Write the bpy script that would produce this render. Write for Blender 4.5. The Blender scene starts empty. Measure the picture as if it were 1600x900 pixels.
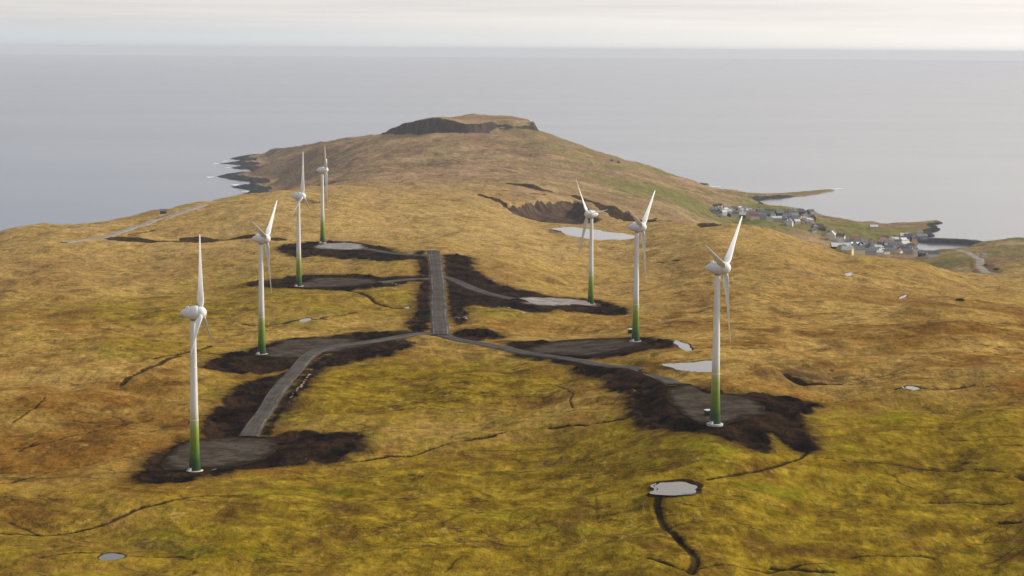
import bpy, bmesh, math, random
import numpy as np
from mathutils import Matrix, Vector

# ------------------------------------------------------------------ camera, sky, sun, exposure
S = bpy.context.scene
C = S.collection
FPX = 3200.0                      # focal length in pixels of a 1600 px wide picture
CAM = np.array([0.0, 0.0, 232.0]) # metres above the sea
PITCH = math.atan(373.0 / FPX)
ROLL = math.atan(10.0 / 1600.0)
F = np.array([0, math.cos(PITCH), -math.sin(PITCH)])
R0 = np.array([1.0, 0, 0]); U0 = np.array([0, math.sin(PITCH), math.cos(PITCH)])
RR = math.cos(ROLL) * R0 + math.sin(ROLL) * U0
UU = -math.sin(ROLL) * R0 + math.cos(ROLL) * U0
cd = bpy.data.cameras.new('camera'); cam = bpy.data.objects.new('camera', cd); C.objects.link(cam)
cd.sensor_width = 36.0; cd.lens = 36.0 * FPX / 1600.0
cd.clip_start = 1.0; cd.clip_end = 200000.0
M = Matrix(((RR[0], UU[0], -F[0], CAM[0]), (RR[1], UU[1], -F[1], CAM[1]), (RR[2], UU[2], -F[2], CAM[2]), (0, 0, 0, 1)))
cam.matrix_world = M
S.camera = cam

SUN_AZ, SUN_EL = math.radians(72), math.radians(27)   # clockwise from straight ahead (+Y)
w = bpy.data.worlds.new('World'); S.world = w; w.use_nodes = True
nt = w.node_tree; nt.nodes.clear()
def wn(t, **k):
    n = nt.nodes.new(t)
    for a, b in k.items(): setattr(n, a, b)
    return n
sky = wn('ShaderNodeTexSky', sky_type='NISHITA'); sky.sun_disc = False
sky.sun_elevation = SUN_EL; sky.sun_rotation = SUN_AZ; sky.altitude = 200; sky.dust_density = 3.0
bg1 = wn('ShaderNodeBackground'); bg1.inputs['Strength'].default_value = 0.08
nt.links.new(sky.outputs[0], bg1.inputs['Color'])
tc = wn('ShaderNodeTexCoord'); sep = wn('ShaderNodeSeparateXYZ'); nt.links.new(tc.outputs['Generated'], sep.inputs[0])
# thin high overcast: bands that lie flat along the horizon
mp = wn('ShaderNodeMapping'); mp.inputs['Scale'].default_value = (2.2, 2.2, 85.0)
nt.links.new(tc.outputs['Generated'], mp.inputs[0])
nz = wn('ShaderNodeTexNoise'); nz.inputs['Scale'].default_value = 1.4; nz.inputs['Detail'].default_value = 6; nz.inputs['Roughness'].default_value = 0.55
nt.links.new(mp.outputs[0], nz.inputs['Vector'])
rampc = wn('ShaderNodeValToRGB'); e = rampc.color_ramp.elements
e[0].position = 0.36; e[0].color = (0.66, 0.645, 0.645, 1); e[1].position = 0.62; e[1].color = (0.80, 0.775, 0.755, 1)
nt.links.new(nz.outputs['Fac'], rampc.inputs[0])
# clear pale strip right above the sea
mr = wn('ShaderNodeMapRange'); mr.inputs[1].default_value = 0.004; mr.inputs[2].default_value = 0.016; mr.interpolation_type = 'SMOOTHSTEP'
nt.links.new(sep.outputs['Z'], mr.inputs[0])
gx = wn('ShaderNodeMapRange'); gx.inputs[1].default_value = -0.25; gx.inputs[2].default_value = 0.25
nt.links.new(sep.outputs['X'], gx.inputs[0])
hz = wn('ShaderNodeMix', data_type='RGBA'); hz.inputs[6].default_value = (0.66, 0.715, 0.74, 1); hz.inputs[7].default_value = (0.82, 0.80, 0.77, 1)
nt.links.new(gx.outputs[0], hz.inputs[0])
mx = wn('ShaderNodeMix', data_type='RGBA'); nt.links.new(mr.outputs[0], mx.inputs[0])
nt.links.new(hz.outputs[2], mx.inputs[6]); nt.links.new(rampc.outputs[0], mx.inputs[7])
# the cloud deck is greyer away from the horizon
up0 = wn('ShaderNodeMapRange'); up0.inputs[1].default_value = 0.02; up0.inputs[2].default_value = 0.10
nt.links.new(sep.outputs['Z'], up0.inputs[0])
mu0 = wn('ShaderNodeMix', data_type='RGBA')
side = wn('ShaderNodeMix', data_type='RGBA'); side.inputs[6].default_value = (0.55, 0.595, 0.70, 1); side.inputs[7].default_value = (0.76, 0.735, 0.745, 1)
nt.links.new(gx.outputs[0], side.inputs[0]); nt.links.new(side.outputs[2], mu0.inputs[7])
nt.links.new(up0.outputs[0], mu0.inputs[0]); nt.links.new(mx.outputs[2], mu0.inputs[6])
up = wn('ShaderNodeMapRange'); up.inputs[1].default_value = 0.10; up.inputs[2].default_value = 0.5
nt.links.new(sep.outputs['Z'], up.inputs[0])
mu = wn('ShaderNodeMix', data_type='RGBA'); mu.inputs[7].default_value = (0.36, 0.38, 0.45, 1)
nt.links.new(up.outputs[0], mu.inputs[0]); nt.links.new(mu0.outputs[2], mu.inputs[6])
# brighter veil of cloud round the hidden sun, to the right
dot = wn('ShaderNodeVectorMath', operation='DOT_PRODUCT'); dot.inputs[1].default_value = (math.sin(SUN_AZ) * math.cos(SUN_EL), math.cos(SUN_AZ) * math.cos(SUN_EL), math.sin(SUN_EL))
nt.links.new(tc.outputs['Generated'], dot.inputs[0])
gl = wn('ShaderNodeMapRange'); gl.inputs[1].default_value = 0.05; gl.inputs[2].default_value = 0.95; gl.interpolation_type = 'SMOOTHSTEP'
nt.links.new(dot.outputs['Value'], gl.inputs[0])
ad = wn('ShaderNodeMix', data_type='RGBA', blend_type='ADD'); ad.inputs[7].default_value = (0.62, 0.55, 0.44, 1)
nt.links.new(gl.outputs[0], ad.inputs[0]); nt.links.new(mu.outputs[2], ad.inputs[6])
bg2 = wn('ShaderNodeBackground'); bg2.inputs['Strength'].default_value = 1.0
nt.links.new(ad.outputs[2], bg2.inputs['Color'])
ms = wn('ShaderNodeMixShader'); ms.inputs[0].default_value = 0.88
nt.links.new(bg1.outputs[0], ms.inputs[1]); nt.links.new(bg2.outputs[0], ms.inputs[2])
wo = wn('ShaderNodeOutputWorld'); nt.links.new(ms.outputs[0], wo.inputs[0])

sl = bpy.data.lights.new('sun', 'SUN'); sun = bpy.data.objects.new('sun', sl); C.objects.link(sun)
sl.energy = 3.6; sl.angle = math.radians(4); sl.color = (1.0, 0.93, 0.82)
sd_ = Vector((math.sin(SUN_AZ) * math.cos(SUN_EL), math.cos(SUN_AZ) * math.cos(SUN_EL), math.sin(SUN_EL)))
sun.rotation_euler = sd_.to_track_quat('Z', 'Y').to_euler(); sun.location = (300, 300, 500)

S.view_settings.view_transform = 'Standard'; S.view_settings.look = 'None'
S.view_settings.exposure = 0.12; S.view_settings.gamma = 1.0; S.view_settings.use_curve_mapping = False
S.render.engine = 'CYCLES'
S.cycles.max_bounces = 5; S.cycles.diffuse_bounces = 2; S.cycles.glossy_bounces = 2; S.cycles.volume_bounces = 0
S.cycles.transparent_max_bounces = 8
S.cycles.use_denoising = True; S.cycles.denoising_prefilter = 'ACCURATE'
rng = np.random.default_rng(7); random.seed(7)

# ------------------------------------------------------------------ helpers
def tag(o, label=None, cat=None, group=None, kind=None):
    if label: o['label'] = label
    if cat: o['category'] = cat
    if group: o['group'] = group
    if kind: o['kind'] = kind
    return o
def link(name, me, parent=None):
    o = bpy.data.objects.new(name, me); C.objects.link(o)
    if parent: o.parent = parent
    return o
def obj(name, bm, mat, parent=None, smooth=False):
    me = bpy.data.meshes.new(name); bm.to_mesh(me); bm.free()
    if mat: me.materials.append(mat)
    if smooth: me.polygons.foreach_set('use_smooth', [True] * len(me.polygons))
    return link(name, me, parent)
def empty(name, loc, rz=0.0):
    o = bpy.data.objects.new(name, None); C.objects.link(o); o.location = loc; o.rotation_euler = (0, 0, rz); o.empty_display_size = 1
    return o

# pixel of the 1600x900 photograph -> ray
def ray(px, py):
    px = np.asarray(px, float); py = np.asarray(py, float)
    return F + np.multiply.outer((px - 800) / FPX, RR) - np.multiply.outer((py - 450) / FPX, UU)
def at_depth(px, py, d):
    r = ray(px, py); t = np.asarray(d) / r[..., 1]
    return CAM + r * t[..., None]
def at_z(px, py, z=0.0):
    r = ray(px, py); t = (z - CAM[2]) / r[..., 2]
    return CAM + r * t[..., None]

def gn(x, y, seed):
    ix = np.floor(x).astype(np.int64); iy = np.floor(y).astype(np.int64); fx = x - ix; fy = y - iy
    def g(a, b, dx, dy):
        h = (a * 374761393 + b * 668265263 + seed * 974711) & 0xffffffff
        h = ((h ^ (h >> 13)) * 1274126177) & 0xffffffff; h = h ^ (h >> 16)
        t = (h & 0xffff) * (2 * math.pi / 65536)
        return np.cos(t) * dx + np.sin(t) * dy
    u = fx * fx * fx * (fx * (fx * 6 - 15) + 10); v = fy * fy * fy * (fy * (fy * 6 - 15) + 10)
    a = g(ix, iy, fx, fy); b = g(ix + 1, iy, fx - 1, fy); c = g(ix, iy + 1, fx, fy - 1); d = g(ix + 1, iy + 1, fx - 1, fy - 1)
    return ((a + (b - a) * u) + ((c + (d - c) * u) - (a + (b - a) * u)) * v) * 1.5
def sst(a, b, x):
    t = np.clip((x - a) / (b - a), 0, 1); return t * t * (3 - 2 * t)

def seg_dist(X, Y, P, closed):
    """distance to a polyline; also inside test when closed, index/param of the nearest point"""
    P = np.asarray(P, float); n = len(P); m = n if closed else n - 1
    best = np.full(X.shape, 1e18); par = np.zeros(X.shape); ins = np.zeros(X.shape, bool)
    for i in range(m):
        x0, y0 = P[i]; x1, y1 = P[(i + 1) % n]; dx, dy = x1 - x0, y1 - y0; L = dx * dx + dy * dy + 1e-12
        t = np.clip(((X - x0) * dx + (Y - y0) * dy) / L, 0, 1)
        q = (X - x0 - t * dx) ** 2 + (Y - y0 - t * dy) ** 2
        k = q < best; best = np.where(k, q, best); par = np.where(k, i + t, par)
        if closed and dy != 0:
            c = ((y0 > Y) != (y1 > Y)) & (X < x0 + (Y - y0) * dx / dy); ins ^= c
    best = np.sqrt(best)
    if closed: best = np.where(ins, -best, best)
    return best, par
def local(X, Y, P, margin):
    P = np.asarray(P)
    return np.nonzero((X > P[:, 0].min() - margin) & (X < P[:, 0].max() + margin) & (Y > P[:, 1].min() - margin) & (Y < P[:, 1].max() + margin))[0]
def smooth_poly(P, closed, n=2):
    P = np.asarray(P, float)
    for _ in range(n):
        if closed:
            Q = np.roll(P, -1, 0); P = np.stack([0.75 * P + 0.25 * Q, 0.25 * P + 0.75 * Q], 1).reshape(-1, 2)
        else:
            A, B = P[:-1], P[1:]; q = np.stack([0.75 * A + 0.25 * B, 0.25 * A + 0.75 * B], 1).reshape(-1, 2)
            P = np.vstack([P[:1], q, P[-1:]])
    return P

# ------------------------------------------------------------------ the shape of the land
# the seven turbines: foot in the photograph and distance (45 m to the hub)
TURB = [(304.5, 735, 253), (409, 553, 183), (467, 447, 142), (504, 379, 114), (923, 475, 142), (993, 533, 181), (1117, 662, 249)]
TPOS = np.array([at_depth(px, py, FPX * 45 / h) for px, py, h in TURB])
ctrl = [ # photo x, photo y, distance
 (100, 900, 452), (400, 900, 455), (800, 900, 460), (1200, 900, 464), (1550, 900, 470),
 (60, 700, 590), (800, 740, 565), (1330, 740, 540), (1580, 700, 555), (700, 610, 700), (520, 640, 665), (900, 640, 650),
 (20, 520, 830), (200, 520, 835), (560, 500, 890), (690, 524, 838), (680, 393, 1205), (800, 430, 1085),
 (1300, 560, 720), (1580, 560, 690), (1250, 470, 965), (1480, 480, 930), (1580, 500, 870), (1120, 430, 1110),
 (20, 420, 1160), (200, 410, 1200), (330, 372, 1330), (0, 366, 1400), (60, 356, 1450), (170, 346, 1500), (245, 331, 1580), (320, 316, 1650), (385, 305, 1750), (500, 294, 1950), (620, 290, 2050),
 (620, 345, 1480), (760, 340, 1560), (800, 310, 1900), (930, 363, 1530), (850, 345, 1700), (840, 292, 2130), (980, 342, 1800), (1050, 348, 1720), (1110, 353, 1620), (1200, 363, 1560), (1300, 389, 1460), (1380, 403, 1400), (1440, 412, 1350), (1458, 428, 1280),
 (1000, 395, 1330), (1330, 430, 1190), (1400, 445, 1150),
 (1500, 440, 1330), (1590, 450, 1350), (1550, 428, 1650), (1600, 415, 1800), (1560, 400, 2050), (1600, 385, 2250), (1480, 412, 2020), (1460, 404, 2150), (1525, 390, 2250),
 (560, 265, 2750), (640, 255, 2850), (700, 250, 2850), (800, 250, 2800), (880, 262, 2750), (960, 285, 2650), (1020, 300, 2600), (1060, 325, 2450), (1090, 340, 2450),
 (470, 275, 3200), (430, 265, 3550), (450, 250, 3600), (520, 245, 3400),
 (402, 238, 4120), (480, 226, 4000), (540, 217, 3850), (600, 210, 3650), (650, 207, 3480), (720, 205, 3420), (780, 205, 3420), (840, 206, 3420), (900, 226, 3330), (950, 245, 3250), (1010, 264, 3180), (1050, 278, 3120), (1090, 293, 3060), (1115, 302, 3080),
 (700, 225, 3150), (800, 225, 3150),
 (1130, 318, 2820), (1120, 330, 2700), (1180, 335, 2650), (1250, 345, 2600), (1160, 306, 3080),
]
cw = [ # world points nobody sees: x, y, z
 (-200, 60, 118), (200, 60, 118), (0, 60, 118), (-60, 250, 120), (60, 250, 120), (-260, 420, 116), (280, 420, 122), (-500, 700, 108), (520, 700, 108), (-600, 1100, 90), (700, 1100, 80), (700, 1700, 30),
 (-480, 1650, 60), (-420, 1900, 45), (-330, 2100, 45), (-300, 2500, 40), (-330, 2900, 30),
 (200, 1950, 45), (260, 1850, 40), (330, 1750, 42), (330, 2100, 18), (400, 1900, 18), (440, 2400, 5), (380, 2500, 9), (300, 2700, 8),
 (-300, 4400, 0), (-100, 4300, 30), (100, 4000, 30), (250, 3600, 25), (0, 3800, 78), (-100, 3750, 80), (400, 3250, 5), (480, 2650, 5),
 (260, 2300, 25), (180, 2150, 50)]
cw = [(a, b, c - (7 if b < 1200 else 0)) for a, b, c in cw]
P3 = np.vstack([at_depth(np.array([c[0] for c in ctrl]), np.array([c[1] for c in ctrl]), np.array([c[2] for c in ctrl], float)), TPOS, np.array(cw, float)])
def uv(X, Y): return X / Y * 6.4, np.log(Y / 450.0) * 1.25
cu, cv = uv(P3[:, 0], P3[:, 1])
def tk(r2): return 0.5 * r2 * np.log(r2 + 1e-12)
n = len(P3); A = np.zeros((n + 3, n + 3))
A[:n, :n] = tk((cu[:, None] - cu) ** 2 + (cv[:, None] - cv) ** 2) + np.eye(n) * 2e-4
A[:n, n] = 1; A[:n, n + 1] = cu; A[:n, n + 2] = cv; A[n:, :n] = A[:n, n:].T
TW = np.linalg.solve(A, np.concatenate([P3[:, 2], [0, 0, 0]]))
def tps(X, Y):
    out = np.empty(X.shape)
    for s in range(0, len(X), 40000):
        u, v = uv(X[s:s + 40000], Y[s:s + 40000])
        z = TW[n] + TW[n + 1] * u + TW[n + 2] * v
        for i in range(n): z = z + TW[i] * tk((u - cu[i]) ** 2 + (v - cv[i]) ** 2)
        out[s:s + 40000] = z
    return out

cpx = lambda L: [tuple(at_z(a, b)[:2]) for a, b in L]
COAST = ([(-900, -300), (-820, 900), (-640, 1500), (-560, 1900), (-480, 2400), (-430, 2800)]
 + cpx([(400, 306), (379, 304), (393, 298), (362, 292), (390, 288.5), (390, 284), (362, 281), (336, 276), (360, 271), (391, 269.5), (391, 265), (356, 262.5), (378, 260), (378, 257.8), (346, 255.5), (374, 253), (374, 250.5), (359, 248), (386, 242.5)])
 + [(-480, 4500), (-200, 4650), (60, 4500), (260, 4100), (330, 3600)]
 + cpx([(1098, 298), (1140, 302.5), (1180, 303.5), (1225, 302.5), (1262, 299.5), (1298, 296.3), (1304, 298), (1288, 301.5), (1262, 305.5), (1226, 309), (1196, 311.5), (1187, 315), (1197, 320), (1185, 324), (1198, 330), (1216, 333), (1240, 331), (1262, 332), (1284, 336),
   (1305, 346), (1335, 349.5), (1380, 350.5), (1420, 348.5), (1466, 344.5), (1473, 347), (1461, 352), (1471, 359), (1456, 363), (1462, 369), (1448, 374),
   (1438, 379), (1431, 384), (1424, 388), (1434, 392), (1447, 397), (1470, 400), (1490, 397), (1502, 390.5), (1516, 385.5), (1540, 381.5), (1570, 380), (1610, 377), (1700, 376)])
 + [(1100, 2100), (1500, 1500), (1700, 600), (1700, -300)])
COAST = np.array(COAST)
# summit crags: a flat cap of rock with a scarp
MESA = np.array([tuple(at_depth(a, b, d)[:2]) for a, b, d in [(596, 212, 3640), (628, 208, 3470), (665, 208, 3400), (705, 206, 3370), (735, 205, 3360), (757, 203, 3380), (775, 200, 3430), (800, 200, 3400), (834, 200, 3420), (838, 200, 3500), (800, 190, 3620), (720, 190, 3700), (640, 195, 3720)]])

MTOP = np.array([at_depth(a, b, 3560)[[0, 2]] for a, b in [(560, 215), (590, 209), (620, 200), (640, 194), (690, 185), (735, 182.5), (770, 182.5), (800, 182.5), (832, 185), (845, 192)]])
def H0(X, Y):
    X = np.asarray(X, float); Y = np.asarray(Y, float)
    z = tps(X, Y)
    # summit cap
    k = local(X, Y, MESA, 60)
    if len(k):
        wx = gn(X[k] / 22, Y[k] / 22, 5) * 6 + gn(X[k] / 8, Y[k] / 8, 6) * 2.5
        s, _ = seg_dist(X[k], Y[k], MESA, True); s = s + wx
        top = np.interp(X[k], MTOP[:, 0], MTOP[:, 1])
        lf = sst(-70, -130, X[k])
        capz = np.maximum(top + gn(X[k] / 40, Y[k] / 40, 8) * 1.0 + lf * (7.5 - np.maximum(Y[k] - 3440, 0) * .05) + (1 - lf) * np.minimum(Y[k] - 3560, 0) * .03, z[k])
        wd_ = 7 + 34 * sst(-48, -20, X[k]) * sst(36, 22, X[k]) * sst(3500, 3440, Y[k])
        z[k] += (capz - z[k]) * sst(wd_, -wd_, s)
    # rolling moor
    far = np.clip((Y - 1500) / 1500, 0, 1)
    damp = np.ones(X.shape)
    for p in TPOS: damp *= 1 - np.exp(-((X - p[0]) ** 2 + (Y - p[1]) ** 2) / 40 ** 2)
    nn = gn(X / 95, Y / 85, 1) * 2.4 + gn(X / 36, Y / 40, 2) * 2.0 + gn(X / 15, Y / 18, 3) * 0.95 + gn(X / 6.5, Y / 6.5, 4) * 0.24 + np.abs(gn(X / 3.1, Y / 3.6, 14)) * 0.22
    rid = 1 - np.abs(gn(X / 30 + 7, Y / 22, 12)) * 2
    nn = nn + np.clip(rid, 0, 1) ** 4 * -0.45
    damp = damp * (1 - .75 * np.exp(-((X + 60) / 170) ** 2 - ((Y - 3500) / 170) ** 2))
    z = z + nn * damp * (1 + far * .5)
    # coast
    s, _ = seg_dist(X, Y, COAST, True)
    s = s + gn(X / 30, Y / 30, 21) * 5 + gn(X / 11, Y / 11, 22) * 2.2
    d_ = np.maximum(-s, 0); land = 0.4 + d_ * np.where(X < 0, 0.085, 0.25) + np.maximum(d_ - 60, 0) * .5 + np.abs(gn(X / 14, Y / 20, 23)) * np.clip(-s / 10, 0, 1) * 3
    z = np.where(s < 0, np.minimum(np.maximum(z, np.minimum(2, -s * 0.3)), land), np.maximum(-0.4 - s * 0.25, -12))
    return z

def cast(px, py, h=None):
    h = h or H0
    px = np.atleast_1d(np.asarray(px, float)); py = np.atleast_1d(np.asarray(py, float)); r = ray(px, py)
    ys = np.geomspace(200, 5200, 420)
    lo = np.full(px.shape, ys[-1]); hi = lo.copy(); done = np.zeros(px.shape, bool); prev = np.full(px.shape, ys[0])
    X = (r[:, 0] / r[:, 1])[:, None] * ys; Z = CAM[2] + (r[:, 2] / r[:, 1])[:, None] * ys
    G = h(X.ravel(), np.broadcast_to(ys, X.shape).ravel().copy()).reshape(X.shape)
    hit = Z < np.maximum(G, 0.0)
    i = np.where(hit.any(1), hit.argmax(1), len(ys) - 1); i = np.maximum(i, 1)
    lo = ys[i - 1]; hi = ys[i]
    for _ in range(14):
        m = (lo + hi) / 2; x = r[:, 0] / r[:, 1] * m; zz = CAM[2] + r[:, 2] / r[:, 1] * m
        b = zz < np.maximum(h(x, m), 0); hi = np.where(b, m, hi); lo = np.where(b, lo, m)
    x = r[:, 0] / r[:, 1] * hi
    return np.stack([x, hi, CAM[2] + r[:, 2] / r[:, 1] * hi], 1)
def cast2(L):
    a = np.array(L, float); return cast(a[:, 0], a[:, 1])

# --- what was dug and built on the moor, outlined where it lies on the ground
PEAT = [
 [(207, 752), (222, 738), (226, 715), (262, 700), (282, 685), (330, 682), (430, 684), (440, 678), (480, 673), (530, 676), (572, 676), (575, 690), (560, 708), (530, 722), (495, 725), (440, 728), (380, 733), (330, 745), (270, 756), (215, 756)],
 [(312, 690), (322, 650), (345, 632), (368, 605), (400, 590), (440, 588), (465, 560), (500, 548), (480, 575), (440, 620), (400, 680), (360, 690)],
 [(405, 684), (430, 640), (470, 590), (492, 560), (560, 540), (640, 530), (655, 540), (620, 553), (560, 565), (495, 580), (485, 600), (470, 612), (450, 640), (425, 678)],
 [(310, 573), (340, 555), (395, 545), (440, 530), (520, 525), (640, 515), (660, 518), (640, 530), (560, 545), (500, 555), (460, 575), (430, 582), (390, 585), (340, 580)],
 [(375, 445), (410, 438), (470, 430), (520, 428), (570, 430), (630, 432), (670, 430), (672, 440), (630, 442), (590, 450), (540, 454), (480, 452), (420, 450)],
 [(430, 386), (470, 378), (520, 377), (560, 378), (600, 386), (620, 395), (660, 397), (670, 405), (620, 408), (560, 404), (480, 402), (440, 396)],
 [(640, 393), (668, 391), (674, 440), (674, 520), (640, 521), (640, 500), (655, 480), (648, 460), (660, 440), (655, 415)],
 [(692, 392), (742, 402), (735, 412), (745, 425), (770, 440), (800, 452), (850, 460), (905, 465), (940, 468), (975, 480), (985, 490), (960, 494), (920, 486), (870, 488), (800, 485), (760, 478), (725, 478), (735, 495), (720, 510), (704, 502), (700, 450), (695, 420)],
 [(700, 517), (780, 518), (790, 530), (740, 535), (712, 528)],
 [(780, 536), (850, 532), (950, 530), (1000, 525), (1060, 535), (1055, 545), (1000, 548), (950, 560), (900, 560), (840, 552)],
 [(740, 538), (800, 548), (900, 562), (1000, 580), (1060, 600), (1045, 610), (1000, 605), (985, 622), (950, 612), (945, 590), (900, 577), (830, 562)],
 [(975, 622), (1010, 610), (1050, 600), (1140, 612), (1180, 615), (1215, 612), (1285, 630), (1280, 640), (1250, 650), (1265, 675), (1280, 700), (1262, 708), (1235, 700), (1200, 676), (1212, 705), (1190, 708), (1150, 690), (1100, 678), (1050, 672), (1010, 670), (985, 655), (980, 640)],
]
QUARRY = [(776, 312), (800, 320), (830, 311), (870, 310), (905, 311), (930, 330), (945, 345), (870, 349), (830, 343), (800, 333)]
DITCH = [ # polyline, half width in metres
 ([(1040, 779), (1027, 790), (1028, 803), (1040, 826), (1062, 845), (1083, 864), (1088, 880), (1080, 893)], 1.1),
 ([(1080, 893), (1050, 885), (1012, 872)], .5), ([(1090, 888), (1160, 885), (1230, 888), (1290, 880)], .5), ([(1205, 887), (1228, 889), (1250, 888), (1270, 892), (1300, 893)], .8), ([(1330, 872), (1370, 867), (1400, 869), (1425, 867), (1460, 872)], .4),
 ([(1250, 716), (1200, 732), (1150, 742), (1106, 747)], .55), ([(1262, 706), (1250, 716)], .6), ([(1290, 716), (1400, 726), (1500, 732), (1600, 742)], .5),
 ([(0, 832), (60, 838), (110, 832), (160, 822), (195, 805), (220, 792), (260, 784), (310, 774), (390, 772)], .7), ([(0, 812), (40, 826), (60, 836)], .4), ([(0, 702), (60, 695), (110, 680), (170, 668), (215, 660)], .5), ([(0, 755), (70, 738), (150, 722), (220, 712)], .4), ([(100, 690), (160, 690), (215, 688)], .4),
 ([(540, 722), (600, 715), (670, 702), (725, 688), (788, 675)], .8), ([(730, 688), (770, 680)], 1.3), ([(860, 668), (910, 663), (975, 654)], 1.0),
 ([(500, 590), (600, 586), (690, 584), (760, 590), (850, 600), (885, 608), (898, 615), (888, 625), (895, 637)], .35), ([(440, 655), (530, 645), (590, 638), (680, 640), (720, 648), (860, 644)], .35), ([(460, 625), (580, 622)], .3),
 ([(240, 560), (280, 553), (330, 540)], 1.0), ([(190, 600), (230, 575), (280, 555)], 1.1), ([(380, 505), (440, 508), (465, 500), (510, 498)], 1.2), ([(490, 500), (540, 492), (590, 488)], .6),
 ([(540, 452), (570, 460), (590, 474), (610, 481), (640, 482)], 1.3),
 ([(170, 372), (200, 376), (260, 377), (330, 373), (385, 371), (440, 374)], 4.0), ([(300, 373), (382, 371)], 9), ([(185, 372), (240, 376)], 7), ([(200, 366), (245, 357)], 1.5),
 ([(810, 288), (850, 296), (900, 306), (955, 325), (1000, 344)], 14), ([(800, 299), (838, 303)], 10), ([(755, 305), (785, 318), (820, 338)], 6), ([(1000, 344), (1060, 346), (1110, 352)], 8),
 ([(1230, 585), (1260, 600), (1310, 600)], 1.6), ([(1240, 590), (1255, 598)], 2.4), ([(1400, 612), (1450, 608), (1520, 602)], .8), ([(1300, 508), (1325, 507)], 1.5), ([(1315, 427), (1365, 426)], 1.2), ([(1500, 603), (1600, 605)], .5),
 ([(1590, 742), (1600, 748)], 1.2), ([(1565, 815), (1590, 815)], 1.2), ([(1440, 785), (1500, 783), (1580, 786)], .5),
 ([(696, 893), (706, 884), (709, 876), (722, 868)], .3), ([(815, 812), (828, 806), (835, 801), (850, 798)], .25), ([(60, 870), (110, 862), (160, 864)], .5), ([(200, 872), (270, 868), (300, 874)], .35), ([(20, 660), (50, 640), (70, 620)], .4), ([(30, 705), (60, 690)], .4),
 ([(1020, 408), (1060, 407)], 1.6), ([(560, 372), (700, 376)], .5), ([(755, 540), (840, 560)], .6), ([(770, 507), (860, 513), (930, 508)], .5),
]
PALE = [([(735, 477), (770, 480), (820, 489)], .7), ([(702, 494), (735, 498)], .8), ([(718, 517), (742, 514)], .7), ([(580, 437), (622, 443)], .7), ([(576, 407), (602, 408)], .7),
 ([(489, 572), (478, 592), (452, 628)], .25), ([(1500, 607), (1560, 607)], .3), ([(1040, 398), (1110, 404)], .5), ([(1265, 470), (1285, 472)], .5), ([(1000, 440), (1050, 446)], .4), ([(1030, 498), (1040, 501)], .5), ([(478, 718), (480, 704)], .1), ([(325, 736), (338, 732)], .5)]
POND = [ # outline, name bits
 ([(1022, 770), (1029, 756), (1055, 748), (1083, 749), (1095, 760), (1087, 771), (1054, 779), (1026, 787)], 1.6),
 ([(1035, 576), (1060, 567), (1085, 563), (1114, 561), (1120, 570), (1113, 580), (1075, 583), (1050, 582)], .7),
 ([(868, 365), (888, 359), (940, 362.5), (985, 366), (1000, 368), (960, 373), (900, 370.5), (872, 367)], .7),
 ([(1052, 534), (1066, 536), (1083, 541), (1075, 545), (1060, 541)], .7),
 ([(152, 869), (166, 864), (188, 866), (199, 872), (182, 876), (157, 874)], .5),
 ([(464, 504), (471, 497.5), (484, 496), (488, 500), (478, 505)], .7),
 ([(1318, 428), (1325, 427), (1333, 428), (1326, 430)], .7), ([(1402, 465), (1410, 462.5), (1419, 463.5), (1412, 466)], .7), ([(1412, 608), (1422, 601), (1432, 604), (1440, 608), (1424, 612)], .7),
 ([(633, 481), (637, 478), (641, 480), (637, 483)], .5),
]
PADS = [ # outline, pale gravel?
 ([(246, 726), (264, 707), (285, 690), (330, 684), (400, 684), (428, 686), (430, 698), (406, 719), (360, 728), (318, 734), (288, 737), (258, 733)], 0),
 ([(398, 553), (430, 538), (455, 529), (520, 527), (595, 532), (570, 544), (505, 551), (470, 560), (420, 560)], 0),
 ([(458, 446), (490, 436), (520, 432), (580, 436), (600, 441), (560, 447), (515, 450), (470, 451)], 0),
 ([(486, 386), (500, 380), (535, 379.5), (562, 381), (580, 387), (545, 392), (500, 391)], 2),
 ([(798, 467), (815, 462.5), (850, 462), (900, 467), (940, 473), (930, 479), (900, 475.5), (860, 477), (815, 474)], 1),
 ([(795, 547), (870, 534), (940, 531), (1000, 529), (1012, 536), (985, 543), (945, 555), (905, 560), (850, 556)], 0),
 ([(1044, 606), (1078, 600), (1100, 612), (1165, 613), (1185, 630), (1204, 651), (1165, 653), (1140, 663), (1095, 663), (1062, 648), (1040, 626)], 0),
]
ROADS = [ # centre line, width, kind
 ([(677, 391), (681, 410), (684, 440), (685, 470), (686, 500), (689, 524)], 6.3),
 ([(688, 522), (660, 521), (625, 526), (580, 534), (530, 540), (498, 546), (476, 560), (450, 590), (420, 632), (388, 684)], 5.0),
 ([(690, 523), (728, 535), (800, 547), (870, 558), (950, 571), (1010, 582), (1045, 594), (1056, 601)], 5.4),
 ([(688, 432), (705, 437), (730, 448), (765, 460), (803, 468)], 5.0),
 ([(682, 436), (650, 436), (620, 438), (592, 441)], 4.6),
 ([(678, 398), (650, 399), (615, 398), (575, 389)], 4.6),
]
TRACKS = [([(100, 380), (140, 375), (176, 367), (200, 359), (232, 348.5), (262, 339), (295, 328), (318, 320)], 5.0), ([(1500, 391), (1512, 396), (1525, 402), (1531, 409), (1530, 415), (1538, 421), (1550, 428)], 6.5)]

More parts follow.
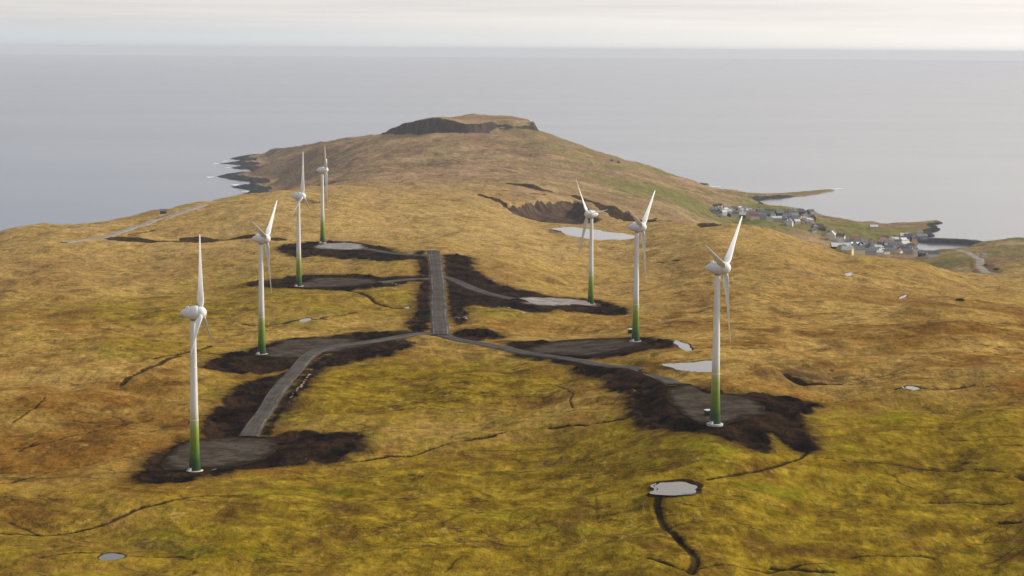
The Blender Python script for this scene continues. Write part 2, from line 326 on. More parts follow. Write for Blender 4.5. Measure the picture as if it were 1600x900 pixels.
peat_w = [smooth_poly(cast2(p)[:, :2], True, 1) for p in PEAT]
quarry_w = smooth_poly(cast2(QUARRY)[:, :2], True, 1)
ditch_w = [(smooth_poly(cast2(p)[:, :2], False, 2), hw) for p, hw in DITCH]
pale_w = [(smooth_poly(cast2(p)[:, :2], False, 1), hw) for p, hw in PALE]
pond_w = []
for p, b in POND:
    q = cast2(p); P = smooth_poly(q[:, :2], True, 2); c_ = P.mean(0); sz_ = min(6.0, .16 * np.sqrt(np.ptp(P[:, 0]) * np.ptp(P[:, 1]))); P = P + np.stack([gn(P[:, 0] / (2.2 * sz_), P[:, 1] / (2.2 * sz_), 71), gn(P[:, 0] / (2.2 * sz_), P[:, 1] / (2.2 * sz_), 72)], 1) * sz_ * (.8 if sz_ > 1.6 else .25); pond_w.append((P, float(np.quantile(q[:, 2], .62)), b))
pad_w = []
for i, (p, k) in enumerate(PADS):
    q = cast2(p); P = smooth_poly(q[:, :2], True, 2)
    Aq = np.c_[q[:, :2] - TPOS[i, :2], np.ones(len(q))]; co = np.linalg.lstsq(Aq, q[:, 2], rcond=None)[0]
    co[2] = 0.5 * co[2] + 0.5 * TPOS[i, 2]
    pad_w.append((P, co, k))
def padz(i, X, Y): co = pad_w[i][1]; return co[0] * (X - TPOS[i, 0]) + co[1] * (Y - TPOS[i, 1]) + co[2]
def resample(P, step):
    P = np.asarray(P); L = np.r_[0, np.cumsum(np.hypot(*np.diff(P, axis=0).T))]; m = max(4, int(L[-1] / step)); t = np.linspace(0, L[-1], m)
    return np.c_[np.interp(t, L, P[:, 0]), np.interp(t, L, P[:, 1])]
road_w = []
for p, wd in ROADS + TRACKS:
    P = resample(smooth_poly(cast2(p)[:, :2], False, 3), 3.0); z = H0(P[:, 0], P[:, 1])
    for i, (Q, co, k) in enumerate(pad_w):
        s, _ = seg_dist(P[:, 0], P[:, 1], Q, True); wgt = sst(8, 0, s); z = z * (1 - wgt) + padz(i, P[:, 0], P[:, 1]) * wgt
    k = 5
    zp = np.r_[[z[0]] * k, z, [z[-1]] * k]; z = np.convolve(zp, np.ones(2 * k + 1) / (2 * k + 1), 'valid')
    road_w.append((P, z + 0.25, wd))

def HF(X, Y):
    """final ground: moor plus cuttings, pads, road beds, ponds"""
    X = np.asarray(X, float); Y = np.asarray(Y, float); z = H0(X, Y)
    k = local(X, Y, quarry_w, 20)
    if len(k):
        s, _ = seg_dist(X[k], Y[k], quarry_w, True); z[k] -= 13 * sst(2, -14, s + gn(X[k] / 9, Y[k] / 9, 31) * 3)
    for P in peat_w:
        k = local(X, Y, P, 5)
        if len(k):
            s, _ = seg_dist(X[k], Y[k], P, True); m = sst(1.5, -1.5, s)
            z[k] += 1.0 * np.exp(-((s + 1.6) / 1.7) ** 2) * np.clip(gn(X[k] / 9, Y[k] / 9, 35) * 1.6 + .35, 0, 1.2)
            z[k] += m * (-0.35 + gn(X[k] / 4.5, Y[k] / 4.5, 33) * 0.7 + gn(X[k] / 1.6, Y[k] / 1.6, 34) * 0.3)
    for P, hw in ditch_w:
        k = local(X, Y, P, 4 * hw + 2)
        if len(k):
            s, _ = seg_dist(X[k], Y[k], P, False); z[k] -= min(1.0, 0.55 * hw + 0.15) * sst(hw * 1.6, 0, s)
    for i, (P, co, kk) in enumerate(pad_w):
        k = local(X, Y, P, 10)
        if len(k):
            s, _ = seg_dist(X[k], Y[k], P, True); m = sst(7, 0.8, s); z[k] += (padz(i, X[k], Y[k]) - 0.18 - z[k]) * m
    for P, rz, wd in road_w:
        k = local(X, Y, P, 12)
        if len(k):
            s, t = seg_dist(X[k], Y[k], P, False); zr = np.interp(t, np.arange(len(P)), rz)
            m = sst(wd / 2 + 6, wd / 2 + 1.2, s); z[k] += (zr - 0.30 - z[k]) * m
    for P, lv, b in pond_w:
        k = local(X, Y, P, 14)
        if len(k):
            s, _ = seg_dist(X[k], Y[k], P, True); m = np.exp(-np.maximum(s, 0) / 4.5)
            z[k] += (lv + 0.12 - z[k]) * m; z[k] -= sst(0.6, -1.2, s) * 0.6
    return z

# ------------------------------------------------------------------ materials
class N:
    def __init__(s, name):
        s.m = bpy.data.materials.new(name); s.m.use_nodes = True; s.t = s.m.node_tree; s.t.nodes.clear()
        s.out = s.t.nodes.new('ShaderNodeOutputMaterial'); s.b = s.t.nodes.new('ShaderNodeBsdfPrincipled'); s.t.links.new(s.b.outputs[0], s.out.inputs[0])
        s.tc = s.t.nodes.new('ShaderNodeTexCoord'); s.b.inputs['Roughness'].default_value = 0.9; s.b.inputs['Specular IOR Level'].default_value = 0.2
    def put(s, sock, v):
        if isinstance(v, bpy.types.NodeSocket): s.t.links.new(v, sock)
        elif isinstance(v, (tuple, list)) and len(v) == 3 and sock.type == 'RGBA': sock.default_value = (*v, 1)
        else: sock.default_value = v
    def noise(s, lam, detail=4, rough=0.55, scale=(1, 1, 1), off=0.0, dist=0.0, coord='Object'):
        m = s.t.nodes.new('ShaderNodeMapping'); m.inputs['Scale'].default_value = scale; m.inputs['Location'].default_value = (off, off * 1.7, off * .3)
        s.t.links.new(s.tc.outputs[coord], m.inputs[0])
        q = s.t.nodes.new('ShaderNodeTexNoise'); q.inputs['Scale'].default_value = 1.0 / lam; q.inputs['Detail'].default_value = detail; q.inputs['Roughness'].default_value = rough; q.inputs['Distortion'].default_value = dist
        s.t.links.new(m.outputs[0], q.inputs['Vector']); return q.outputs['Fac']
    def rng(s, v, a, b, c=0.0, d=1.0, smooth=True):
        q = s.t.nodes.new('ShaderNodeMapRange'); q.interpolation_type = 'SMOOTHSTEP' if smooth else 'LINEAR'
        s.put(q.inputs[0], v); q.inputs[1].default_value = a; q.inputs[2].default_value = b; q.inputs[3].default_value = c; q.inputs[4].default_value = d; return q.outputs[0]
    def math(s, op, a, b=0.0, c=0.0):
        q = s.t.nodes.new('ShaderNodeMath'); q.operation = op; s.put(q.inputs[0], a); s.put(q.inputs[1], b); s.put(q.inputs[2], c); return q.outputs[0]
    def mix(s, f, a, b, blend='MIX'):
        q = s.t.nodes.new('ShaderNodeMix'); q.data_type = 'RGBA'; q.blend_type = blend; s.put(q.inputs[0], f); s.put(q.inputs[6], a); s.put(q.inputs[7], b); return q.outputs[2]
    def attr(s, name):
        q = s.t.nodes.new('ShaderNodeAttribute'); q.attribute_name = name; return q.outputs['Fac']
    def ramp(s, v, stops, interp='LINEAR'):
        q = s.t.nodes.new('ShaderNodeValToRGB'); r = q.color_ramp; r.interpolation = interp
        while len(r.elements) < len(stops): r.elements.new(0.5)
        for el, (p, c) in zip(r.elements, stops): el.position = p; el.color = (*c, 1)
        s.put(q.inputs[0], v); return q.outputs[0]
    def bump(s, h, strength, dist=1.0):
        q = s.t.nodes.new('ShaderNodeBump'); q.inputs['Strength'].default_value = strength; q.inputs['Distance'].default_value = dist; s.put(q.inputs['Height'], h)
        s.t.links.new(q.outputs[0], s.b.inputs['Normal'])
    def color(s, c): s.put(s.b.inputs['Base Color'], c)
    def grey(s, v): # value -> colour multiplier
        q = s.t.nodes.new('ShaderNodeCombineColor'); [s.put(q.inputs[i], v) for i in range(3)]; return q.outputs[0]

def mat_terrain():
    m = N('moorland')
    big = m.noise(130, 4, .5, (1, 1, .3)); mid = m.noise(34, 5, .6, (1, 1, .3), 31); small = m.noise(9, 5, .65, (1, 1, .5), 77)
    fine = m.noise(1.5, 4, .7, (1, .55, 1), 13); streak = m.noise(15, 5, .65, (.9, .6, .4), 5, .6)
    dry = m.mix(m.rng(m.math('ADD', m.math('MULTIPLY', mid, .6), m.math('MULTIPLY', big, .4)), .38, .60), (.195, .094, .014), (.390, .250, .070))
    dry = m.mix(m.rng(small, .45, .72, 0, .6), dry, (.185, .105, .020))
    gr = m.mix(m.rng(small, .36, .66), (.150, .092, .006), (.290, .200, .016))
    gr = m.mix(m.rng(mid, .56, .72, 0, .75), gr, (.165, .170, .006))
    g = m.math('ADD', m.attr('green'), m.math('MULTIPLY', m.math('SUBTRACT', m.math('ADD', m.math('MULTIPLY', mid, .6), m.math('MULTIPLY', small, .4)), .5), 1.7))
    col = m.mix(m.rng(g, .02, .78), dry, gr)
    # heather and sedge, brown, in flat-lying patches; wiry dark cracks
    col = m.mix(m.rng(m.math('ADD', m.math('MULTIPLY', streak, .7), m.math('MULTIPLY', m.noise(52, 4, .6, (1, .7, 1), 301), .3)), .505, .63, 0, .72), col, (.090, .042, .010))
    ridg = m.math('ABSOLUTE', m.math('SUBTRACT', m.noise(26, 3, .5, (.8, .9, .3), 91, .8), .5))
    col = m.mix(m.math('MULTIPLY', m.rng(ridg, .018, .0), m.rng(m.noise(60, 2, .5, (1, 1, 1), 41), .5, .66, 0, .75)), col, (.045, .026, .010))
    ridg2 = m.math('ABSOLUTE', m.math('SUBTRACT', m.noise(48, 4, .6, (.5, 1.3, .3), 191, 1.2), .5))
    col = m.mix(m.math('MULTIPLY', m.rng(ridg2, .010, .0), m.rng(m.noise(45, 2, .5, (1, 1, 1), 141), .38, .55, 0, .8)), col, (.055, .034, .010))
    col = m.mix(m.math('MULTIPLY', m.rng(small, .60, .74), m.rng(big, .48, .62, 0, .65)), col, (.05, .042, .014))
    col = m.mix(m.math('MULTIPLY', m.attr('bleached'), m.rng(m.math('ADD', mid, m.math('MULTIPLY', streak, .6)), .62, .95, .95, .35)), col, (.40, .275, .105))
    # the far hill: faded grass, olive on its seaward side
    hillc = m.mix(m.rng(m.noise(90, 5, .6, (1, 1, .3), 9), .4, .64), (.225, .138, .080), (.350, .236, .125))
    hillc = m.mix(m.math('MULTIPLY', m.rng(m.noise(140, 4, .6, (1, 1, .3), 19), .42, .62), m.attr('olive')), hillc, (.160, .155, .042))
    hillc = m.mix(m.rng(m.noise(30, 4, .6, (.6, 1, .3), 29), .58, .72, 0, .6), hillc, (.105, .062, .034))
    col = m.mix(m.attr('hill'), col, hillc)
    hea = m.rng(m.math('ADD', m.attr('heath'), m.math('MULTIPLY', m.math('SUBTRACT', small, .5), 1.6)), .35, .8)
    col = m.mix(m.math('MULTIPLY', hea, .8), col, (.085, .055, .030))
    # heather clumps and straw tufts
    spk = m.noise(2.6, 4, .7, (1, .6, 1), 211)
    col = m.mix(m.math('MULTIPLY', m.rng(spk, .58, .68), m.rng(m.noise(55, 4, .6, (1, 1, 1), 221), .46, .62, .05, .6)), col, (.060, .036, .010))
    col = m.mix(m.math('MULTIPLY', m.rng(m.noise(3.4, 4, .7, (1, .6, 1), 231), .58, .70), m.rng(m.noise(40, 3, .6, (1, 1, 1), 241), .44, .62, .1, .6)), col, (.42, .31, .09))
    # tussock grain
    gv = m.rng(fine, .3, .7, .72, 1.28, False); gv2 = m.rng(m.noise(4.2, 4, .65, (1, .6, 1), 3), .34, .68, .72, 1.28, False)
    col = m.mix(1.0, col, m.grey(m.math('MULTIPLY', gv, gv2)), 'MULTIPLY')
    # village fields
    col = m.mix(m.math('MULTIPLY', m.attr('field'), .85), col, m.mix(m.rng(small, .4, .6), (.085, .105, .018), (.170, .150, .040)))
    # bare peat
    edge = m.math('MULTIPLY', m.math('SUBTRACT', m.noise(7, 5, .65, (1, 1, 1), 55), .5), 11.0)
    pe = m.rng(m.math('ADD', m.attr('peat'), edge), 1.8, -1.4)
    di = m.rng(m.math('ADD', m.attr('ditch'), m.math('MULTIPLY', m.math('SUBTRACT', m.noise(3, 3, .6, (1, 1, 1), 65), .47), 1.5)), .35, -.35)
    pcol = m.mix(m.rng(m.noise(12, 5, .6, (1, 1, 1), 15), .40, .64), (.0065, .0044, .0036), (.034, .0185, .0095))
    pcol = m.mix(1.0, pcol, m.grey(m.rng(fine, .3, .7, .55, 1.5, False)), 'MULTIPLY')
    peat = m.math('MAXIMUM', pe, m.math('MULTIPLY', di, .9))
    col = m.mix(m.rng(m.math('ADD', m.attr('peat'), edge), 6.0, .5, 0, .6), col, (.085, .052, .014))
    col = m.mix(peat, col, pcol)
    # rock: sea cliffs, summit crags, quarry
    rk = m.math('ADD', m.attr('rock'), m.math('MULTIPLY', m.math('SUBTRACT', m.noise(18, 5, .65, (1, 1, 1), 85), .5), .9))
    rcol = m.mix(m.rng(m.noise(9, 5, .7, (1, 1, .25), 25), .38, .64), (.016, .016, .019), (.060, .056, .056))
    rcol = m.mix(m.math('MULTIPLY', m.attr('brownrock'), .85), rcol, m.mix(m.rng(m.noise(9, 5, .7, (1, 1, .1), 27), .4, .62), (.042, .027, .018), (.115, .076, .048)))
    col = m.mix(m.rng(rk, .42, .58), col, rcol)
    pl = m.rng(m.math('ADD', m.attr('pale'), m.math('MULTIPLY', m.math('SUBTRACT', m.noise(4, 3, .6, (1, 1, 1), 95), .45), 2.5)), .3, -.3)
    col = m.mix(m.math('MULTIPLY', pl, .8), col, (.40, .34, .27))
    m.color(col)
    m.b.inputs['Roughness'].default_value = .95; m.b.inputs['Specular IOR Level'].default_value = 0.0
    h = m.math('ADD', m.math('MULTIPLY', fine, .35), m.math('ADD', m.math('MULTIPLY', small, 1.5), m.math('MULTIPLY', m.noise(.5, 3, .6), .12)))
    h = m.math('ADD', h, m.math('MULTIPLY', m.noise(4.2, 4, .65, (1, .6, 1), 3), .7))
    m.bump(h, .9, 1.0)
    return m.m
def mat_sea():
    m = N('sea water')
    m.color((.060, .070, .088)); m.b.inputs['Specular IOR Level'].default_value = .5; m.b.inputs['IOR'].default_value = 1.33
    m.put(m.b.inputs['Roughness'], m.rng(m.noise(800, 5, .6, (.3, 1, 1), 3), .35, .65, .148, .160))
    h = m.math('ADD', m.math('MULTIPLY', m.noise(38, 4, .6, (.5, 1, 1)), 1.0), m.math('MULTIPLY', m.noise(260, 4, .6, (.3, 1, 1), 8), .7))
    m.bump(h, .2, 1.0); return m.m
def mat_pond():
    m = N('bog water'); m.color((.13, .105, .075)); m.b.inputs['Roughness'].default_value = .06; m.b.inputs['Specular IOR Level'].default_value = .5; m.b.inputs['IOR'].default_value = 1.33
    m.bump(m.noise(1.5, 2), .03, .3); return m.m
def mat_gravel(name, a, b, edge=False):
    m = N(name)
    col = m.mix(m.rng(m.noise(7, 5, .65), .36, .66), a, b)
    col = m.mix(m.rng(m.noise(2.2, 4, .7, (1, 1, 1), 9), .56, .72, 0, .25 if edge else .6), col, tuple(x * .45 for x in a))
    if edge: # two wheel tracks and a pale bank of loose stone along the verge
        lat = m.attr('lat'); al = m.math('ABSOLUTE', lat)
        wob = m.math('MULTIPLY', m.math('SUBTRACT', m.noise(9, 3, .6, (1, 1, 1), 4), .5), .35)
        tr = m.rng(m.math('ABSOLUTE', m.math('SUBTRACT', m.math('ADD', al, wob), .45)), .22, .08)
        col = m.mix(m.math('MULTIPLY', tr, .22), col, tuple(min(1, x * 1.35) for x in b))
        vb = m.math('MULTIPLY', m.rng(m.math('ABSOLUTE', m.math('SUBTRACT', m.math('ADD', al, m.math('MULTIPLY', wob, .3)), .90)), .11, .04), m.rng(m.noise(14, 3, .6, (1, 1, 1), 6), .42, .58))
        col = m.mix(m.math('MULTIPLY', vb, .5), col, (.27, .245, .215))
    else: # trodden peat creeping in over the rim, and ruts across
        rimf = m.rng(m.math('ADD', m.attr('rim'), m.math('MULTIPLY', m.math('SUBTRACT', m.noise(6, 5, .65, (1, 1, 1), 45), .5), .9)), .22, .02)
        if 'track' not in name: col = m.mix(m.math('MULTIPLY', rimf, .9), col, (.018, .011, .007))
        rut = m.math('ABSOLUTE', m.math('SUBTRACT', m.noise(9, 3, .5, (.35, 1, 1), 46, .5), .5))
        col = m.mix(m.rng(rut, .03, .0, 0, .45), col, tuple(x * .5 for x in a))
    m.color(m.mix(1.0, col, m.grey(m.rng(m.noise(.7, 3, .7), .3, .7, .78, 1.2, False)), 'MULTIPLY'))
    m.b.inputs['Specular IOR Level'].default_value = 0.0; m.bump(m.noise(.9, 4, .7), .5, .2); return m.m
def mat_plain(name, c, rough=.7, var=.12, lam=1.2, spec=.3):
    m = N(name); m.color(m.mix(1.0, c, m.grey(m.rng(m.noise(lam, 4, .6), .3, .7, 1 - var, 1 + var, False)), 'MULTIPLY')); m.b.inputs['Roughness'].default_value = rough; m.b.inputs['Specular IOR Level'].default_value = spec; return m.m

MT = mat_terrain(); MSEA = mat_sea(); MPOND = mat_pond()
MGR = [mat_gravel('dark gravel', (.045, .035, .026), (.090, .073, .055)), mat_gravel('pale gravel', (.22, .195, .175), (.34, .305, .275)), mat_gravel('grey gravel', (.20, .185, .18), (.33, .31, .30))]
MROAD = mat_gravel('road gravel', (.064, .056, .049), (.098, .088, .078), True)
MTRACK = mat_gravel('track gravel', (.24, .22, .18), (.34, .31, .26), False)
MFOAM = mat_plain('sea foam', (.8, .8, .8), .9, .1, 4)

# ------------------------------------------------------------------ terrain mesh
rows = np.concatenate([np.geomspace(60, 395, 40)[:-1], 1 / np.linspace(1 / 395, 1 / 1500, 680), np.linspace(1500, 3650, 430)[1:], np.linspace(3650, 4850, 90)[1:]])
dn = np.linspace(-.272, .272, 860); ed = .272 + np.geomspace(.004, .5, 24)
cols = np.concatenate([-ed[::-1], dn, ed])
Xg = (cols[None, :] * rows[:, None]).ravel(); Yg = np.repeat(rows, len(cols))
Zg = HF(Xg, Yg)
nr, nc = len(rows), len(cols)
me = bpy.data.meshes.new('terrain'); me.vertices.add(nr * nc); me.vertices.foreach_set('co', np.stack([Xg, Yg, Zg], 1).astype(np.float32).ravel())
i = (np.arange(nr - 1)[:, None] * nc + np.arange(nc - 1)[None, :]).ravel()
quads = np.stack([i, i + 1, i + nc + 1, i + nc], 1)
keep = (Zg[quads] > -3).any(1); quads = quads[keep]
me.loops.add(quads.size); me.loops.foreach_set('vertex_index', quads.astype(np.int32).ravel())
me.polygons.add(len(quads)); me.polygons.foreach_set('loop_start', np.arange(0, quads.size, 4, dtype=np.int32)); me.polygons.foreach_set('use_smooth', np.ones(len(quads), bool))
me.update(calc_edges=True)
def attr(name, v):
    a = me.attributes.new(name, 'FLOAT', 'POINT'); a.data.foreach_set('value', np.asarray(v, np.float32))
def polys_sd(Ps, closed, far=8.0):
    out = np.full(Xg.shape, far)
    for P, off in Ps:
        k = local(Xg, Yg, P, far + off)
        if len(k):
            s, _ = seg_dist(Xg[k], Yg[k], P, closed); out[k] = np.minimum(out[k], s - off)
    return out
sdq, _ = (np.full(Xg.shape, 60.0), 0)
k = local(Xg, Yg, quarry_w, 50); s, _ = seg_dist(Xg[k], Yg[k], quarry_w, True); sdq[k] = s
attr('peat', np.clip(np.minimum(polys_sd([(P, 0.0) for P in peat_w], True), 8), -8, 8))
dsd = polys_sd(ditch_w, False, 4.0)
for P, lv, b in pond_w:
    k = local(Xg, Yg, P, 6); s, _ = seg_dist(Xg[k], Yg[k], P, True); dsd[k] = np.minimum(dsd[k], s - b)
attr('ditch', np.clip(dsd, -4, 4)); attr('pale', np.clip(polys_sd(pale_w, False, 4.0), -4, 4))
cs, _ = seg_dist(Xg, Yg, COAST, True)
east = Xg > 150
# slope
Z2 = Zg.reshape(nr, nc); Y2 = Yg.reshape(nr, nc); X2 = Xg.reshape(nr, nc)
gy = np.gradient(Z2, axis=0) / np.maximum(np.gradient(Y2, axis=0), 1e-3); gxx = np.gradient(Z2, axis=1) / np.maximum(np.gradient(X2, axis=1), 1e-3)
slope = np.hypot(gy, gxx).ravel()
spit = np.exp(-(((Xg - 420) / 170) ** 2 + ((Yg - 3180) / 90) ** 2)); head = np.exp(-(((Xg - 540) / 70) ** 2 + ((Yg - 2640) / 160) ** 2))
rock = np.where(east, sst(26, 0, -cs) * np.clip(spit + head * .9 + .15, 0, 1) * 1.25, sst(48, 22, -cs) * 1.1)
km = local(Xg, Yg, MESA, 60); sm, _ = seg_dist(Xg[km], Yg[km], MESA, True); scarp = np.zeros(Xg.shape); scarp[km] = np.exp(-((sm + 1) / 13) ** 2)
rock = np.maximum(rock, scarp * sst(.10, .38, slope) * 1.05)
rock = np.maximum(rock, sst(2, -6, sdq))
attr('rock', np.clip(rock, 0, 1.3))
attr('brownrock', np.maximum(sst(10, 0, sdq), scarp * np.maximum(sst(-75, -10, Xg), .75)))
attr('bleached', sst(750, 1500, Yg) * (1 - .35 * sst(100, 300, Xg)))
attr('hill', sst(1500, 2500, Yg + np.where(Xg < 0, 0, 200)))
attr('olive', np.clip(sst(-60, 260, Xg + (Yg - 2900) * .12) * .9 + .3, 0, 1))
def blobs(L):
    v = np.zeros(Xg.shape)
    ctr = cast2([(a, b) for a, b, *_ in L])
    for (a, b, rx, ry, wt), c in zip(L, ctr): v += wt * np.exp(-((Xg - c[0]) / rx) ** 2 - ((Yg - c[1]) / ry) ** 2)
    return v
green = 0.22 + blobs([(280, 480, 45, 60, .65), (420, 440, 45, 60, .5), (580, 470, 35, 50, .45), (690, 600, 60, 60, .75), (500, 620, 30, 40, .4), (800, 850, 200, 60, .55), (1250, 800, 80, 50, .5), (1450, 670, 50, 50, .5), (620, 760, 60, 40, .35), (900, 700, 40, 40, .4), (240, 540, 30, 40, .4), (500, 392, 60, 60, .3), (690, 470, 60, 60, .15), (880, 470, 60, 80, .2),
  (1400, 520, 110, 140, -.35), (60, 600, 50, 60, -.3), (100, 720, 45, 45, -.25), (60, 430, 90, 120, -.3), (620, 350, 200, 150, -.25), (1250, 450, 120, 150, -.3), (150, 830, 40, 25, -.15)])
attr('green', np.clip(green, -.4, 1.4))
attr('heath', np.clip(blobs([(690, 256, 60, 110, .75), (640, 268, 70, 80, .4), (500, 316, 40, 40, .7), (1020, 346, 60, 25, .6), (1290, 385, 40, 60, .4), (1470, 505, 30, 25, .5), (1530, 570, 40, 30, .4), (1240, 425, 40, 40, .45), (260, 735, 30, 20, .3), (100, 850, 25, 12, .5), (300, 850, 15, 12, .4), (1500, 790, 15, 12, .4), (500, 880, 15, 8, .4), (870, 725, 10, 8, .6), (1150, 855, 14, 9, .3), (60, 690, 25, 25, .45), (1250, 590, 20, 16, .6)]), 0, 1))
attr('field', np.clip(blobs([(1090, 320, 90, 150, .7), (1360, 362, 90, 120, .8), (1160, 308, 60, 60, .6), (1470, 408, 40, 60, 1.2), (1580, 395, 70, 140, .7), (1230, 355, 80, 80, .5), (1000, 295, 90, 200, .35)]), 0, 1))
me.materials.append(MT)
terrain = link('terrain', me); tag(terrain, 'ochre and olive moorland with bare peat scars, rolling out to a rocky hill', None, None, 'structure')

# ------------------------------------------------------------------ sea
bm = bmesh.new(); radii = [0.0, 400, 1200, 2500, 4500, 8000, 15000, 30000, 60000]; seg = 128; prev = None
for r in radii:
    if r == 0: cur = [bm.verts.new((0, 0, 0))]
    else: cur = [bm.verts.new((r * math.cos(a * 2 * math.pi / seg), r * math.sin(a * 2 * math.pi / seg), 0)) for a in range(seg)]
    if prev:
        for a in range(seg):
            b = (a + 1) % seg
            if len(prev) == 1: bm.faces.new((prev[0], cur[a], cur[b]))
            else: bm.faces.new((prev[a], cur[a], cur[b], prev[b]))
    prev = cur
tag(obj('sea', bm, MSEA), 'calm grey blue sea reaching to the horizon', None, None, 'structure')
# surf where the swell meets the western skerries
def blob_mesh(cx, cy, rx, ry, z, seed, n=26, thick=.0):
    bm = bmesh.new(); vs = []
    for a in range(n):
        t = a * 2 * math.pi / n; q = 1 + .35 * math.sin(3 * t + seed) + .2 * math.sin(7 * t + seed * 2.1)
        vs.append(bm.verts.new((cx + rx * q * math.cos(t), cy + ry * q * math.sin(t), z)))
    c = bm.verts.new((cx, cy, z + .5))
    for a in range(n): bm.faces.new((c, vs[a], vs[(a + 1) % n]))
    return bm
for i, (a, b, rx, ry) in enumerate([(328, 277, 6, 14), (337, 256, 5, 13), (352, 252, 5, 12), (356, 262, 4, 9), (368, 289, 5, 14), (1308, 295.5, 16, 9), (1113, 292, 12, 10), (384, 299, 5, 9)]):
    p = at_z(a, b); tag(obj('surf', blob_mesh(p[0], p[1], rx, ry, .25, i * 1.3), MFOAM), 'white surf breaking on dark shore rocks', None, None, 'stuff')

# ------------------------------------------------------------------ ponds, pads, roads
def sheet(P, zf, mat, name, skirt=.0, rim=False):
    P = np.asarray(P); ctr = P.mean(0); bm = bmesh.new(); lr = bm.verts.layers.float.new('rim')
    rings = []
    for q in (1.0, .8, .55, .28):
        pts = ctr + (P - ctr) * q; rings.append([bm.verts.new((x, y, z)) for (x, y), z in zip(pts, zf(pts[:, 0], pts[:, 1]))])
    if rim:
        for ri, rg in enumerate(rings):
            for v in rg: v[lr] = (0, .2, .45, .72)[ri]
    c = bm.verts.new((ctr[0], ctr[1], float(zf(np.array([ctr[0]]), np.array([ctr[1]]))[0])))
    if rim: c[lr] = 1.0
    m = len(P)
    for r0, r1 in zip(rings, rings[1:]):
        for a in range(m): b = (a + 1) % m; bm.faces.new((r0[a], r0[b], r1[b], r1[a]))
    for a in range(m): bm.faces.new((rings[-1][a], rings[-1][(a + 1) % m], c))
    if skirt:
        out = ctr + (P - ctr) * 1.0; d = P - ctr; d /= np.linalg.norm(d, axis=1)[:, None]; out = P + d * skirt * 2
        lo = [bm.verts.new((x, y, z - skirt)) for (x, y), z in zip(out, zf(out[:, 0], out[:, 1]))]
        for a in range(m): b = (a + 1) % m; bm.faces.new((lo[a], lo[b], rings[0][b], rings[0][a]))
    bmesh.ops.recalc_face_normals(bm, faces=bm.faces)
    up = sum(f.normal.z for f in bm.faces)
    if up < 0: bmesh.ops.reverse_faces(bm, faces=bm.faces)
    return obj(name, bm, mat)
pond_lab = ['grey moor pond with black peat rim feeding a winding stream', 'pale pond on the moor beside the road behind the nearest right turbine', 'wide pale pond below the quarry', 'narrow pool beside the peat at the middle right turbine', 'small grey pool in the grass near the bottom left', 'small bright pool in a peat hollow between two left turbines', 'tiny bright pool above the moor edge near the village', 'tiny bright pool on the brown slope far right', 'small puddle among brown sedge at the right', 'tiny pool at the end of a peat ditch left of the main road']
for (P, lv, b), lab in zip(pond_w, pond_lab):
    c = P.mean(0); d = P - c; Q = P + d / np.linalg.norm(d, axis=1)[:, None] * 1.2
    tag(sheet(Q, lambda x, y, lv=lv: np.full(len(x), lv - .04), MPOND, 'pond'), lab, None, None, 'structure')
pad_lab = ['nearest left', 'second left', 'third left', 'farthest left', 'farthest right', 'middle right', 'nearest right']
for i, (P, co, k) in enumerate(pad_w):
    c = P.mean(0); Q = P + np.stack([gn(P[:, 0] / 5, P[:, 1] / 5, 61), gn(P[:, 0] / 5, P[:, 1] / 5, 62)], 1) * 1.2
    tag(sheet(Q, lambda x, y, i=i: padz(i, x, y) + .06, MGR[k], 'gravel_pad', .3, True), 'gravel crane pad at the foot of the %s turbine' % pad_lab[i], None, None, 'structure')
road_lab = ['main gravel road running up the middle of the wind farm', 'gravel branch road down to the nearest left turbine', 'gravel branch road to the nearest right turbine', 'gravel branch to the farthest right turbine', 'gravel branch to the third left turbine', 'gravel branch to the farthest left turbine', 'pale road along the left edge of the plateau', 'pale winding road on the far right hillside']
for j, (P, rz, wd) in enumerate(road_w):
    t = np.gradient(P, axis=0); t /= np.linalg.norm(t, axis=1)[:, None]; nrm = np.stack([t[:, 1], -t[:, 0]], 1)
    lats = np.array([-1.35, -1, -.86, -.4, 0, .4, .86, 1, 1.35]); dz = np.array([-.55, 0.0, .04, .06, .09, .06, .04, 0.0, -.55]) + .012 * j
    bm = bmesh.new(); ly = bm.verts.layers.float.new('lat'); g = []
    for a in range(len(P)):
        row = []
        for l, q in zip(lats, dz):
            jw = 1 + .05 * math.sin(a * .21 + l * 3) + .03 * math.sin(a * .09) if abs(l) >= .86 else 1
            v = bm.verts.new((P[a, 0] + nrm[a, 0] * l * jw * wd / 2, P[a, 1] + nrm[a, 1] * l * jw * wd / 2, rz[a] + q)); v[ly] = l; row.append(v)
        g.append(row)
    for a in range(len(P) - 1):
        for b in range(len(lats) - 1): bm.faces.new((g[a][b], g[a][b + 1], g[a + 1][b + 1], g[a + 1][b]))
    bmesh.ops.recalc_face_normals(bm, faces=bm.faces)
    if sum(f.normal.z for f in bm.faces) < 0: bmesh.ops.reverse_faces(bm, faces=bm.faces)
    tag(obj('road', bm, MTRACK if j >= len(ROADS) else MROAD, None, True), road_lab[j], None, None, 'structure')

